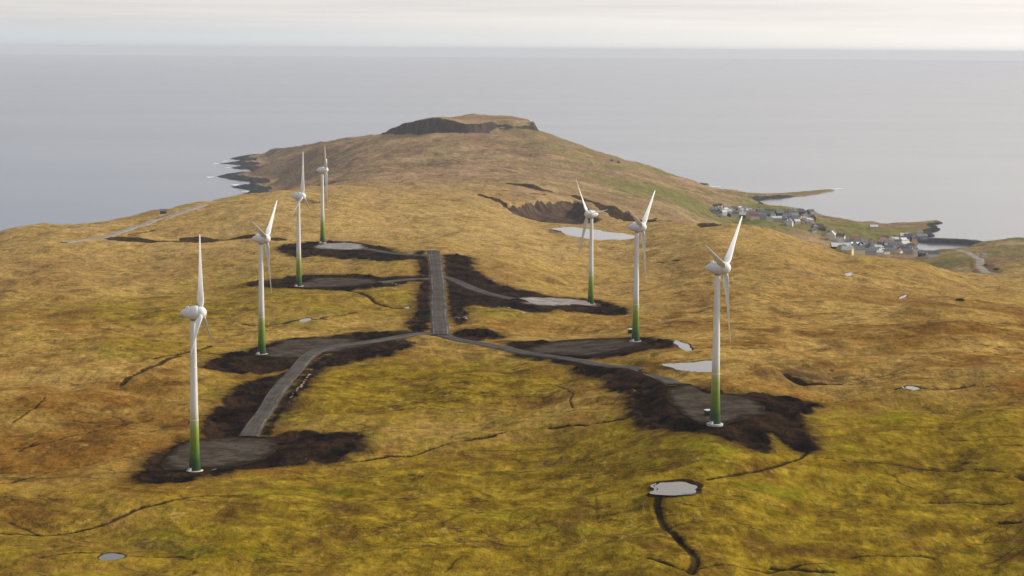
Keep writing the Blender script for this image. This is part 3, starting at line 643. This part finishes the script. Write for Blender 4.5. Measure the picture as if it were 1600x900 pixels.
# ------------------------------------------------------------------ wind turbines
def mat_tower():
    m = N('tower paint'); s = m.t.nodes.new('ShaderNodeSeparateXYZ'); m.t.links.new(m.tc.outputs['Object'], s.inputs[0])
    z = m.math('DIVIDE', s.outputs['Z'], 20.0)
    c = m.ramp(z, [(0, (.012, .048, .005)), (.14, (.022, .072, .005)), (.26, (.090, .175, .008)), (.44, (.180, .260, .014)), (.60, (.30, .36, .07)), (.74, (.54, .55, .30)), (.88, (.76, .75, .69))], 'LINEAR')
    dirt = m.rng(m.noise(3, 4, .6, (1, 1, .25)), .3, .7, .80, 1.08, False)
    m.color(m.mix(1.0, c, m.grey(dirt), 'MULTIPLY')); m.b.inputs['Roughness'].default_value = .45; m.b.inputs['Specular IOR Level'].default_value = .4; return m.m
MTOWER = mat_tower(); MWHITE = mat_plain('turbine white', (.76, .76, .73), .42, .05, 2.5, .4); MCONC = mat_plain('pale concrete', (.50, .50, .46), .85, .12, .8); MDOOR = mat_plain('door grey green', (.03, .07, .03), .5, .05)
MNAC = mat_plain('nacelle white', (.70, .70, .69), .45, .07, 1.6, .4); MDARK = mat_plain('vent grey', (.16, .16, .17), .6, .1)
def lathe(prof, segs=40, axis='Z'):
    bm = bmesh.new(); rs = []
    for r, h in prof:
        if r < 1e-4: rs.append([bm.verts.new((0, 0, h) if axis == 'Z' else (h, 0, 0))])
        else: rs.append([bm.verts.new((r * math.cos(a), r * math.sin(a), h) if axis == 'Z' else (h, r * math.cos(a), r * math.sin(a))) for a in [2 * math.pi * k / segs for k in range(segs)]])
    for p, q in zip(rs, rs[1:]):
        for k in range(segs):
            l = (k + 1) % segs
            if len(p) == 1 and len(q) > 1: bm.faces.new((p[0], q[k], q[l]))
            elif len(q) == 1 and len(p) > 1: bm.faces.new((p[k], p[l], q[0]))
            elif len(p) > 1: bm.faces.new((p[k], p[l], q[l], q[k]))
    bmesh.ops.recalc_face_normals(bm, faces=bm.faces); return bm
def box(bm, x0, x1, y0, y1, z0, z1):
    v = [bm.verts.new(p) for p in [(x0, y0, z0), (x1, y0, z0), (x1, y1, z0), (x0, y1, z0), (x0, y0, z1), (x1, y0, z1), (x1, y1, z1), (x0, y1, z1)]]
    for f in [(0, 3, 2, 1), (4, 5, 6, 7), (0, 1, 5, 4), (1, 2, 6, 5), (2, 3, 7, 6), (3, 0, 4, 7)]: bm.faces.new([v[k] for k in f])
def blade_bm():
    bm = bmesh.new(); R = 22.0; rings = []
    #        r    chord thick twist  sweep
    st = [(1.2, 1.05, 1.00, 55, 0), (2.0, 1.15, .95, 52, 0), (2.8, 1.75, .72, 48, .10), (3.8, 2.05, .52, 42, .18), (5.5, 1.80, .38, 34, .15), (8, 1.45, .28, 27, .1), (11, 1.15, .22, 21, .05), (14, .92, .17, 17, 0), (17, .72, .13, 14, 0), (19.5, .56, .10, 12, 0), (21.2, .42, .07, 11, 0), (21.8, .30, .05, 11, 0), (22, .10, .03, 11, 0)]
    for r, c, t, tw, sw in st:
        a = math.radians(tw + 32); ring = []
        for k in range(18):
            th = 2 * math.pi * k / 18; y = math.cos(th); s = math.sin(th)
            yy = (y * .5 - sw * .5) * c; fat = 1 if r < 2.4 else (.62 + .38 * y)
            xx = s * .5 * t * fat
            ring.append(bm.verts.new((xx * math.cos(a) + yy * math.sin(a) + (0.00035 * r * r), yy * math.cos(a) - xx * math.sin(a), r)))
        rings.append(ring)
    for p, q in zip(rings, rings[1:]):
        for k in range(18): l = (k + 1) % 18; bm.faces.new((p[k], p[l], q[l], q[k]))
    bm.faces.new(rings[0][::-1]); bm.faces.new(rings[-1]); bmesh.ops.recalc_face_normals(bm, faces=bm.faces)
    return bm
HUB_H, OVER = 45.0, 2.35        # hub height and how far the rotor stands in front of the tower axis
def build_turbine():
    root = empty('wind_turbine', (0, 0, 0))
    prof = [(1.72, .05), (1.66, .6), (1.52, 2.5), (1.40, 5), (1.28, 9), (1.18, 14), (1.08, 20), (.98, 27), (.88, 34), (.80, 40), (.76, 43.3), (.76, 43.5)]
    fine = []
    for (r0, h0), (r1, h1) in zip(prof, prof[1:]):
        for k in range(4): fine.append((r0 + (r1 - r0) * k / 4, h0 + (h1 - h0) * k / 4))
    fine.append(prof[-1])
    obj('tower', lathe(fine, 40), MTOWER, root, True)
    obj('foundation', lathe([(2.35, -1.2), (2.35, .16), (2.27, .22), (1.7, .23)], 40), MCONC, root, False)
    for zj, rj in ((14.6, 1.19), (29.5, .96)): obj('section_joint', lathe([(rj - .02, zj - .09), (rj + .035, zj - .07), (rj + .035, zj + .07), (rj - .02, zj + .09)], 40), MNAC, root, True)
    bm = bmesh.new(); box(bm, -.45, .45, -1.72, -1.45, 1.0, 3.1); d = obj('door', bm, MDOOR, root); d.rotation_euler = (0, 0, math.radians(-35))
    bm = bmesh.new()
    for k in range(4): box(bm, -.5, .5, -3.0 + .3 * k, -2.7 + .3 * k, .3, .5 + .2 * k)
    st = obj('steps', bm, MCONC, root); st.rotation_euler = (0, 0, math.radians(-35))
    # egg-shaped nacelle, blunt at the rotor, drawn out to a tail (axis +X, origin on the tower axis)
    nac = [(0, -3.7), (.30, -3.58), (.66, -3.25), (1.08, -2.65), (1.45, -1.85), (1.74, -.95), (1.94, -.1), (2.05, .6), (2.07, 1.1), (2.02, 1.5), (1.88, 1.65)]
    na = obj('nacelle', lathe(nac, 36, 'X'), MNAC, root, True)
    bm = lathe([(.85, 42.9 - HUB_H), (.92, 43.6 - HUB_H), (.95, 44.0 - HUB_H)], 28); obj('yaw_collar', bm, MDARK, na, True)
    bm = bmesh.new(); box(bm, -1.9, -1.2, -.35, .35, 1.4, 1.95); obj('vent_hood', bm, MNAC, na)
    sp = [(1.80, 1.68), (1.80, 2.1), (1.72, 2.6), (1.53, 3.0), (1.20, 3.4), (.75, 3.68), (.35, 3.8), (0, 3.83)]
    obj('spinner', lathe(sp, 36, 'X'), MWHITE, root, True)
    b = blade_bm(); me = None
    for k in range(3):
        if me is None: o = obj('blade', b, MWHITE, root, True); me = o.data
        else: link('blade', me, root)
    return root
def pose(root, yaw, phase):
    """yaw: heading of the rotor axis (0 = +X); phase: angle of the first blade from straight up"""
    Y = Matrix.Translation((0, 0, HUB_H)) @ Matrix.Rotation(yaw, 4, 'Z') @ Matrix.Rotation(math.radians(-2), 4, 'Y')
    kb = 0
    for c in root.children:
        base = c.name.split('.')[0]
        if base in ('nacelle', 'spinner'): c.matrix_local = Y
        elif base == 'blade':
            c.matrix_local = Y @ Matrix.Translation((OVER, 0, 0)) @ Matrix.Rotation(math.radians(phase + 120 * kb), 4, 'X'); kb += 1
def copy_tree(o, parent=None):
    c = o.copy(); C.objects.link(c)
    if parent: c.parent = parent; c.matrix_parent_inverse = o.matrix_parent_inverse.copy()
    for ch in list(o.children): copy_tree(ch, c)
    return c
TL = ['nearest left wind turbine with green foot, on dark gravel where the sloping road ends',
 'white wind turbine second in the left row, with one blade hanging straight down',
 'white wind turbine third in the left row, one blade straight up and two spread below',
 'most distant wind turbine in the left row, standing by a pale gravel pad',
 'farthest right wind turbine, rotor turned left, at the end of a pale gravel pad',
 'middle wind turbine of the right row, below the quarry pond, blades in a Y',
 'tall wind turbine nearest at right, standing on broad black peat beside a pond']
# rotation about +X of a blade pointing up turns it towards -Y (towards the camera) for positive angles
POSE = [(-1, -6), (-8, 188), (-12, -7), (4, 45), (205, 40), (-20, 187), (-22, 188)]
proto = build_turbine(); turbs = [proto] + [copy_tree(proto) for _ in range(6)]
tz = HF(TPOS[:, 0].copy(), TPOS[:, 1].copy())
for i, t in enumerate(turbs):
    t.location = (TPOS[i, 0], TPOS[i, 1], TPOS[i, 2] - .1); tag(t, TL[i], 'wind turbine', 'white wind turbines with green feet on the moor')
    pose(t, math.radians(POSE[i][0]), POSE[i][1])
print('turbine foot vs ground', np.round(tz - TPOS[:, 2], 2), 'dist', np.round(TPOS[:, 1]))

# switch cabinets beside two turbines
MCAB = mat_plain('cabinet green', (.02, .035, .02), .6, .1); MCABT = mat_plain('cabinet lid', (.72, .72, .70), .5, .05)
for px, py, lab in [(1107, 650, 'dark transformer cabinet with white lid left of the nearest right turbine'), (985.5, 521, 'dark transformer cabinet with white lid left of the middle right turbine')]:
    p = cast([px], [py], HF)[0]; e_ = empty('transformer_cabinet', (p[0], p[1], p[2] - .05), .3); tag(e_, lab, 'cabinet', 'transformer cabinets beside turbines')
    bm = bmesh.new(); box(bm, -1.0, 1.0, -.8, .8, -.2, 1.7); obj('cabinet_body', bm, MCAB, e_)
    bm = bmesh.new(); box(bm, -1.1, 1.1, -.9, .9, 1.703, 1.95); obj('lid', bm, MCABT, e_)

# ------------------------------------------------------------------ villages
WALL = {'white': (.62, .61, .58), 'black': (.075, .075, .08), 'grey': (.36, .36, .36), 'red': (.22, .045, .03), 'yellow': (.62, .50, .22), 'blue': (.12, .18, .28), 'brown': (.12, .07, .045), 'cream': (.62, .58, .46), 'green': (.10, .17, .10)}
ROOF = {'black': (.06, .06, .065), 'grey': (.22, .22, .23), 'white': (.62, .62, .60), 'red': (.20, .05, .035), 'brown': (.11, .07, .05), 'green': (.07, .11, .05), 'dark grey': (.14, .14, .145)}
MWALL = {k: mat_plain('wall ' + k, v, .8, .08, 2) for k, v in WALL.items()}; MROOF = {k: mat_plain('roof ' + k, v, .75, .12, 2) for k, v in ROOF.items()}
MWIN = mat_plain('window glass', (.02, .025, .03), .1, .05, 1, .5)
def house_meshes(L, W, H, RH):
    bm = bmesh.new(); x, y = L / 2, W / 2
    v = [bm.verts.new(p) for p in [(-x, -y, -1.5), (x, -y, -1.5), (x, y, -1.5), (-x, y, -1.5), (-x, -y, H), (x, -y, H), (x, y, H), (-x, y, H), (-x, 0, H + RH), (x, 0, H + RH)]]
    for f in [(0, 1, 5, 4), (2, 3, 7, 6), (1, 2, 6, 9, 5), (3, 0, 4, 8, 7), (0, 3, 2, 1), (4, 5, 9, 8), (6, 7, 8, 9)]: bm.faces.new([v[k] for k in f])
    rb = bmesh.new(); o = .35; dz = -o * RH / y; t = .16
    P = [(-x - o, -y - o, H + dz + .02), (x + o, -y - o, H + dz + .02), (x + o, 0, H + RH + .02), (-x - o, 0, H + RH + .02), (x + o, y + o, H + dz + .02), (-x - o, y + o, H + dz + .02)]
    a = [rb.verts.new(p) for p in P]; b = [rb.verts.new((p[0], p[1], p[2] + t)) for p in P]
    rb.faces.new((b[0], b[1], b[2], b[3])); rb.faces.new((b[3], b[2], b[4], b[5])); rb.faces.new((a[3], a[2], a[1], a[0])); rb.faces.new((a[5], a[4], a[2], a[3]))
    for i0, i1 in [(0, 1), (1, 2), (2, 4), (4, 5), (5, 3), (3, 0)]: rb.faces.new((a[i0], a[i1], b[i1], b[i0]))
    bmesh.ops.recalc_face_normals(rb, faces=rb.faces)
    wb = bmesh.new(); nwin = max(2, int(L / 3))
    for k in range(nwin):
        cx = -x + L * (k + .5) / nwin
        for s in (-1, 1): y0, y1 = sorted((s * (y - .03), s * (y + .03))); box(wb, cx - .55, cx + .55, y0, y1, .9, 2.1)
    ch = bmesh.new(); box(ch, x * .3, x * .3 + .6, -.3, .3, H + RH - .4, H + RH + 1.0)
    return bm, rb, wb, ch
def put_house(px, py, size, wall, roof, rot, label, group, name='house', cat='house'):
    p = cast([px], [py], HF)[0]; L, W, H, RH = size
    root = empty(name, (p[0], p[1], p[2]), rot); bm, rb, wb, ch = house_meshes(L, W, H, RH)
    obj('wall', bm, MWALL[wall], root); obj('roof', rb, MROOF[roof], root); wb.free()
    if name == 'house': obj('chimney', ch, MCONC, root)
    else: ch.free()
    tag(root, label, cat, group); return root
SM, MD, LG, LO, HA = (7, 5.5, 2.8, 2.3), (8.5, 6.5, 3.4, 2.6), (10, 7.5, 4.6, 3.2), (13, 6.5, 3.0, 2.2), (20, 10, 4.5, 3)
BAY = 'houses of the village round the bay'; HAR = 'houses of the harbour village'
V = [ # photo x, y, size, wall, roof, turn, where
 (1116, 331, MD, 'white', 'dark grey', .3, 'at the uphill end of the bay village', BAY), (1123, 325, MD, 'white', 'black', -.2, 'above the rest of the bay village', BAY), (1127, 332, SM, 'cream', 'grey', .5, 'at the uphill end of the bay village', BAY), (1120, 336, LO, 'grey', 'black', .15, 'lowest at the uphill end of the bay village', BAY),
 (1135, 327, SM, 'grey', 'grey', .2, 'at the uphill end of the bay village', BAY), (1139, 331, MD, 'white', 'grey', 0, 'at the uphill end of the bay village', BAY), (1147, 329, MD, 'cream', 'brown', .4, 'in the upper row of the bay village', BAY), (1147, 337.5, LO, 'white', 'black', 0, 'alone at the foot of the green slope', BAY),
 (1153, 332, SM, 'white', 'red', -.4, 'in the upper row of the bay village', BAY), (1158, 330, SM, 'yellow', 'dark grey', .2, 'in the upper row of the bay village', BAY), (1163, 335, MD, 'cream', 'grey', .1, 'in the upper row of the bay village', BAY), (1170, 333, MD, 'white', 'white', .3, 'in the upper row of the bay village', BAY), (1177, 333, LO, 'white', 'grey', -.1, 'in the upper row of the bay village', BAY),
 (1179, 340, LG, 'white', 'dark grey', .05, 'in front at the middle of the bay village', BAY), (1187, 336, LG, 'black', 'black', .6, 'at the middle of the bay village', BAY), (1192, 341, MD, 'grey', 'dark grey', 0, 'at the middle of the bay village', BAY), (1197, 337, SM, 'brown', 'black', .4, 'on the shore of the bay', BAY), (1203, 338, SM, 'green', 'grey', -.3, 'on the shore of the bay', BAY),
 (1206, 343, SM, 'blue', 'black', .2, 'at the middle of the bay village', BAY), (1213, 344, LO, 'grey', 'white', 0, 'at the middle of the bay village', BAY), (1218, 338, LG, 'black', 'dark grey', .3, 'on the shore of the bay', BAY), (1224, 342, MD, 'grey', 'black', 1.2, 'at the right end of the bay village', BAY), (1227, 337, MD, 'black', 'black', .2, 'on the shore of the bay', BAY),
 (1232, 341, MD, 'blue', 'grey', -.2, 'at the right end of the bay village', BAY), (1235, 336, LG, 'grey', 'black', .7, 'on the shore of the bay', BAY), (1240, 342, LG, 'grey', 'grey', .2, 'at the right end of the bay village', BAY), (1234, 352, LG, 'white', 'grey', 1.3, 'standing in front of the bay village on the grass', BAY), (1240, 347, MD, 'black', 'dark grey', .1, 'at the right end of the bay village', BAY),
 (1245, 349, SM, 'white', 'white', .3, 'at the right end of the bay village', BAY), (1250, 336, LG, 'black', 'black', .3, 'on the knoll right of the bay', BAY), (1254, 345, MD, 'white', 'white', -.3, 'on the knoll right of the bay', BAY), (1257, 340, SM, 'grey', 'dark grey', .5, 'on the knoll right of the bay', BAY), (1263, 347, LO, 'white', 'white', .45, 'on the knoll right of the bay', BAY), (1271, 338, MD, 'cream', 'grey', .3, 'on the knoll right of the bay', BAY), (1248, 343, SM, 'red', 'black', 0, 'on the knoll right of the bay', BAY),
 (1281, 359, MD, 'red', 'brown', .1, 'on the brown bank between the two villages', BAY), (1273, 361, SM, 'grey', 'black', .3, 'on the brown bank between the two villages', BAY), (1287, 360, SM, 'brown', 'dark grey', -.4, 'on the brown bank between the two villages', BAY),
 (1315, 387, SM, 'white', 'white', 1.2, 'at the left end of the harbour village', HAR), (1320, 386, SM, 'white', 'grey', 1.3, 'at the left end of the harbour village', HAR), (1325, 387, MD, 'white', 'dark grey', 1.2, 'at the left end of the harbour village', HAR), (1330, 385, SM, 'cream', 'white', 1.1, 'at the left end of the harbour village', HAR),
 (1338, 383, LG, 'grey', 'black', .6, 'at the left end of the harbour village', HAR), (1347, 384, LO, 'grey', 'dark grey', .1, 'in the upper row of the harbour village', HAR), (1357, 383, LO, 'black', 'dark grey', 0, 'in the upper row of the harbour village', HAR), (1336, 391, SM, 'blue', 'black', .2, 'at the left end of the harbour village', HAR),
 (1352, 390, MD, 'brown', 'black', .4, 'in the middle of the harbour village', HAR), (1360, 391, MD, 'white', 'grey', -.2, 'in the middle of the harbour village', HAR), (1369, 390, LO, 'white', 'white', .1, 'in the middle of the harbour village', HAR), (1367, 384, MD, 'white', 'brown', .5, 'in the upper row of the harbour village', HAR), (1377, 386, MD, 'grey', 'black', 0, 'in the middle of the harbour village', HAR), (1376, 392, SM, 'grey', 'white', .3, 'in the middle of the harbour village', HAR),
 (1354, 398, HA, 'grey', 'dark grey', .05, 'at the front edge of the harbour village', HAR), (1340, 397, MD, 'cream', 'dark grey', .2, 'at the front edge of the harbour village', HAR), (1370, 398, LO, 'cream', 'white', .05, 'at the front edge of the harbour village', HAR), (1383, 397, MD, 'white', 'black', .6, 'at the front edge of the harbour village', HAR), (1392, 396, MD, 'yellow', 'grey', -.2, 'at the front edge of the harbour village', HAR),
 (1385, 390, SM, 'red', 'black', .3, 'in the middle of the harbour village', HAR), (1387, 383, MD, 'white', 'dark grey', .2, 'below the street in the harbour village', HAR), (1394, 387, MD, 'grey', 'dark grey', 0, 'below the street in the harbour village', HAR), (1393, 379, SM, 'white', 'grey', .4, 'beside the upper street of the harbour village', HAR), (1400, 375, SM, 'cream', 'red', -.3, 'beside the upper street of the harbour village', HAR), (1403, 382, MD, 'white', 'black', .2, 'below the street in the harbour village', HAR),
 (1411, 379, MD, 'white', 'white', .5, 'beside the upper street of the harbour village', HAR), (1402, 390, LO, 'brown', 'dark grey', 0, 'beside the quay', HAR), (1409, 386, MD, 'grey', 'grey', .2, 'beside the quay', HAR), (1415, 383, SM, 'red', 'grey', -.2, 'beside the quay', HAR), (1412, 393, MD, 'brown', 'black', .1, 'at the front edge of the harbour village', HAR), (1419, 387, LO, 'grey', 'brown', 0, 'beside the quay', HAR), (1420, 396, LO, 'grey', 'dark grey', -.1, 'at the right end of the harbour village', HAR), (1432, 398, MD, 'cream', 'grey', .2, 'at the right end of the harbour village', HAR), (1441, 400, MD, 'black', 'dark grey', 0, 'at the right end of the harbour village', HAR), (1379, 378, SM, 'black', 'grey', .2, 'beside the upper street of the harbour village', HAR),
 (1427, 376, SM, 'grey', 'black', .4, 'on the rocky end of the headland', HAR), (1420, 371, SM, 'brown', 'black', .1, 'on the rocky end of the headland', HAR), (1440, 372, LO, 'grey', 'grey', .1, 'on the rocky end of the headland', HAR), (1436, 366, SM, 'white', 'grey', .1, 'on the rocky end of the headland', HAR),
]
sizes = {SM: 'small', MD: 'mid-sized', LG: 'tall', LO: 'long low', HA: 'large'}
for px, py, sz, wl, rf, rot, where, grp in V:
    put_house(px, py, sz, wl, rf, rot, '%s %s house with %s roof %s' % (sizes[sz], wl, rf, where), grp)
# the rest of the two villages, packed between those
spots = [(h[0], h[1]) for h in V]; used = set((h[3], h[4], h[2], h[6]) for h in V)
zones = [((1268, 1318), lambda x: 350 + (x - 1268) * .5, lambda x: 364 + (x - 1268) * .42, 'scattered between the two villages', BAY), ((1114, 1190), lambda x: 324 + (x - 1114) * .10, lambda x: 336 + (x - 1114) * .11, 'among the upper houses of the bay village', BAY), ((1185, 1272), lambda x: 332 + (x - 1185) * .03, lambda x: 346 + (x - 1185) * .05, 'among the shore houses of the bay village', BAY),
 ((1310, 1365), lambda x: 379, lambda x: 397, 'in the left half of the harbour village', HAR), ((1365, 1425), lambda x: 374, lambda x: 397, 'in the right half of the harbour village', HAR)]
wts = ['white'] * 8 + ['grey'] * 4 + ['black'] * 2 + ['cream'] * 2 + ['red', 'yellow', 'blue', 'brown', 'green']; rts = ['black'] * 2 + ['dark grey'] * 3 + ['grey'] * 4 + ['white'] * 3 + ['red'] + ['brown', 'green', 'red']
for (xa, xb), ya, yb, where, grp in zones:
    made = 0
    for _ in range(900):
        if made >= (7 if xa == 1268 else 20): break
        x = random.uniform(xa, xb); y = random.uniform(ya(x), yb(x))
        if min(((x - a) / 3.6) ** 2 + ((y - b) / 2.3) ** 2 for a, b in spots) < 1: continue
        k = (random.choice(wts), random.choice(rts), random.choice([SM, SM, MD, LG, LO]), where)
        if k in used: continue
        used.add(k); spots.append((x, y)); made += 1
        put_house(x, y, k[2], k[0], k[1], random.uniform(-.5, 1.6), '%s %s house with %s roof %s' % (sizes[k[2]], k[0], k[1], where), grp)
put_house(1300, 374, (12, 8, 5.5, 4.5), 'cream', 'white', 1.35, 'large pale gabled hall standing alone left of the harbour village', None, 'village_hall', 'hall')
put_house(1344, 392, (12, 6.5, 4.2, 4.2), 'white', 'grey', 1.35, 'white church with steep gable among the dark roofs of the harbour village', None, 'church', 'church')
put_house(1365, 357, (10, 6, 2.6, 2.2), 'grey', 'white', .1, 'lone grey farmhouse with white roof on the green headland', None, 'farmhouse', 'house')
put_house(1457, 402, (12, 8, 4, 3), 'white', 'black', .2, 'white boathouse with black roof at the inner corner of the harbour', None, 'boathouse', 'shed')
put_house(1537, 402, (4.5, 4, 2.4, 1.6), 'white', 'grey', .2, 'small white cottage above the winding road on the right hillside', None, 'cottage', 'house')
put_house(981, 344.5, (3.6, 3.4, 6.2, 1.4), 'brown', 'brown', .2, 'dark tall narrow shed at the foot of the quarry road', None, 'shed', 'shed')
put_house(255, 334, (4.5, 3.5, 2.2, 1.3), 'black', 'dark grey', .2, 'small dark hut on the left ridge above the pale road', None, 'hut', 'hut')
put_house(956, 252, (3, 3, 2.6, 1), 'black', 'dark grey', .2, 'left of two tiny dark huts on the skyline of the hill', None, 'hut', 'hut')
put_house(966, 254.5, (3.5, 3, 2.4, 1), 'black', 'dark grey', .2, 'right of two tiny dark huts on the skyline of the hill', None, 'hut', 'hut')

# windblown bushes by the road on the right
MBUSH = mat_plain('bush leaves', (.022, .030, .012), .9, .35, .6, .1); MSTEM = mat_plain('bush wood', (.05, .035, .025), .9)
for px, py, r_, lab in [(1540, 416, 3.2, 'dark bush beside the bend of the pale road on the right hillside'), (1557, 422, 2.6, 'small dark bush right of the lower end of the pale right road'), (1500, 470, 1.6, 'low dark bush on the brown slope far right')]:
    p = cast([px], [py], HF)[0]; root = empty('bush', p); tag(root, lab, 'bush', 'bushes on the right slope')
    bm = bmesh.new()
    for _ in range(420):
        d = rng.normal(0, 1, 3); d /= np.linalg.norm(d); q = d * r_ * rng.uniform(.35, 1) ** .5 * np.array([1.2, 1.0, .62]) * (1 + .3 * math.sin(d[0] * 4 + px) * math.cos(d[1] * 3)); q[2] = abs(q[2]) + .15
        a, b = rng.normal(0, .28, 3), rng.normal(0, .28, 3); bm.faces.new([bm.verts.new(q), bm.verts.new(q + a), bm.verts.new(q + b)])
    obj('foliage', bm, MBUSH, root)
    bm = lathe([(.14, -.4), (.10, .5), (.05, 1.0)], 8); obj('stem', bm, MSTEM, root)

# harbour works
def mound(P, hw, h, seed, mat, name):
    P = resample(np.array(P), 4.0); t = np.gradient(P, axis=0); t /= np.linalg.norm(t, axis=1)[:, None]; nr_ = np.stack([t[:, 1], -t[:, 0]], 1); bm = bmesh.new(); g = []
    for a in range(len(P)):
        e_ = min(1, .45 + min(a, len(P) - 1 - a) * .2); row = []
        for l in np.linspace(-1, 1, 11):
            z = h * min(1, (1 - abs(l)) * 2.2) * e_ - 1.5 * (abs(l) > .95); j = rng.normal(0, .28, 3)
            row.append(bm.verts.new((P[a, 0] + nr_[a, 0] * l * hw + j[0], P[a, 1] + nr_[a, 1] * l * hw + j[1], z + j[2] * .8)))
        g.append(row)
    for a in range(len(P) - 1):
        for b in range(10): bm.faces.new((g[a][b], g[a][b + 1], g[a + 1][b + 1], g[a + 1][b]))
    bmesh.ops.recalc_face_normals(bm, faces=bm.faces); return obj(name, bm, mat)
MRUB = mat_plain('basalt rubble', (.06, .058, .058), .9, .35, 2.0)
tag(mound(cpx([(1438, 378), (1470, 378.5), (1500, 380), (1522, 381.5), (1542, 382.5)]), 9, 5, 3, MRUB, 'breakwater'), 'dark rubble breakwater reaching across the mouth of the harbour', 'breakwater')
bm = bmesh.new(); q = [at_z(a, b) for a, b in [(1404, 390.5), (1433, 389.5), (1434, 391.5), (1404, 393)]]
lo = [bm.verts.new((p[0], p[1], -1)) for p in q]; hi = [bm.verts.new((p[0], p[1], 3.2)) for p in q]
bm.faces.new(hi)
for a in range(4): bm.faces.new((lo[a], lo[(a + 1) % 4], hi[(a + 1) % 4], hi[a]))
bmesh.ops.recalc_face_normals(bm, faces=bm.faces)
tag(obj('quay', bm, mat_plain('quay concrete', (.13, .125, .12), .85, .2, 3)), 'dark concrete quay jutting into the harbour basin', 'quay')
def skerry(P, h, lab):
    tag(mound(cpx(P), 7, h, 5, MRUB, 'skerry'), lab, 'rock')
skerry([(1086, 288.3), (1096, 288), (1106, 288)], 3.0, 'low dark rock islet off the east side of the hill')

# ------------------------------------------------------------------ air
bm = bmesh.new(); box(bm, -62000, 62000, -62000, 62000, -13.5, 262)
hz_o = link('haze', bpy.data.meshes.new('haze')); bm.to_mesh(hz_o.data); bm.free(); hz_o.display_type = 'WIRE'
hm = bpy.data.materials.new('haze air'); hm.use_nodes = True; t = hm.node_tree; t.nodes.clear()
pv = t.nodes.new('ShaderNodeVolumePrincipled'); oo = t.nodes.new('ShaderNodeOutputMaterial'); t.links.new(pv.outputs[0], oo.inputs['Volume'])
pv.inputs['Color'].default_value = (.86, .90, .98, 1); pv.inputs['Density'].default_value = 0.000036; pv.inputs['Anisotropy'].default_value = 0.1
hz_o.data.materials.append(hm); hz_o['kind'] = 'stuff'; hz_o['label'] = 'thin sea haze over the moor and water'
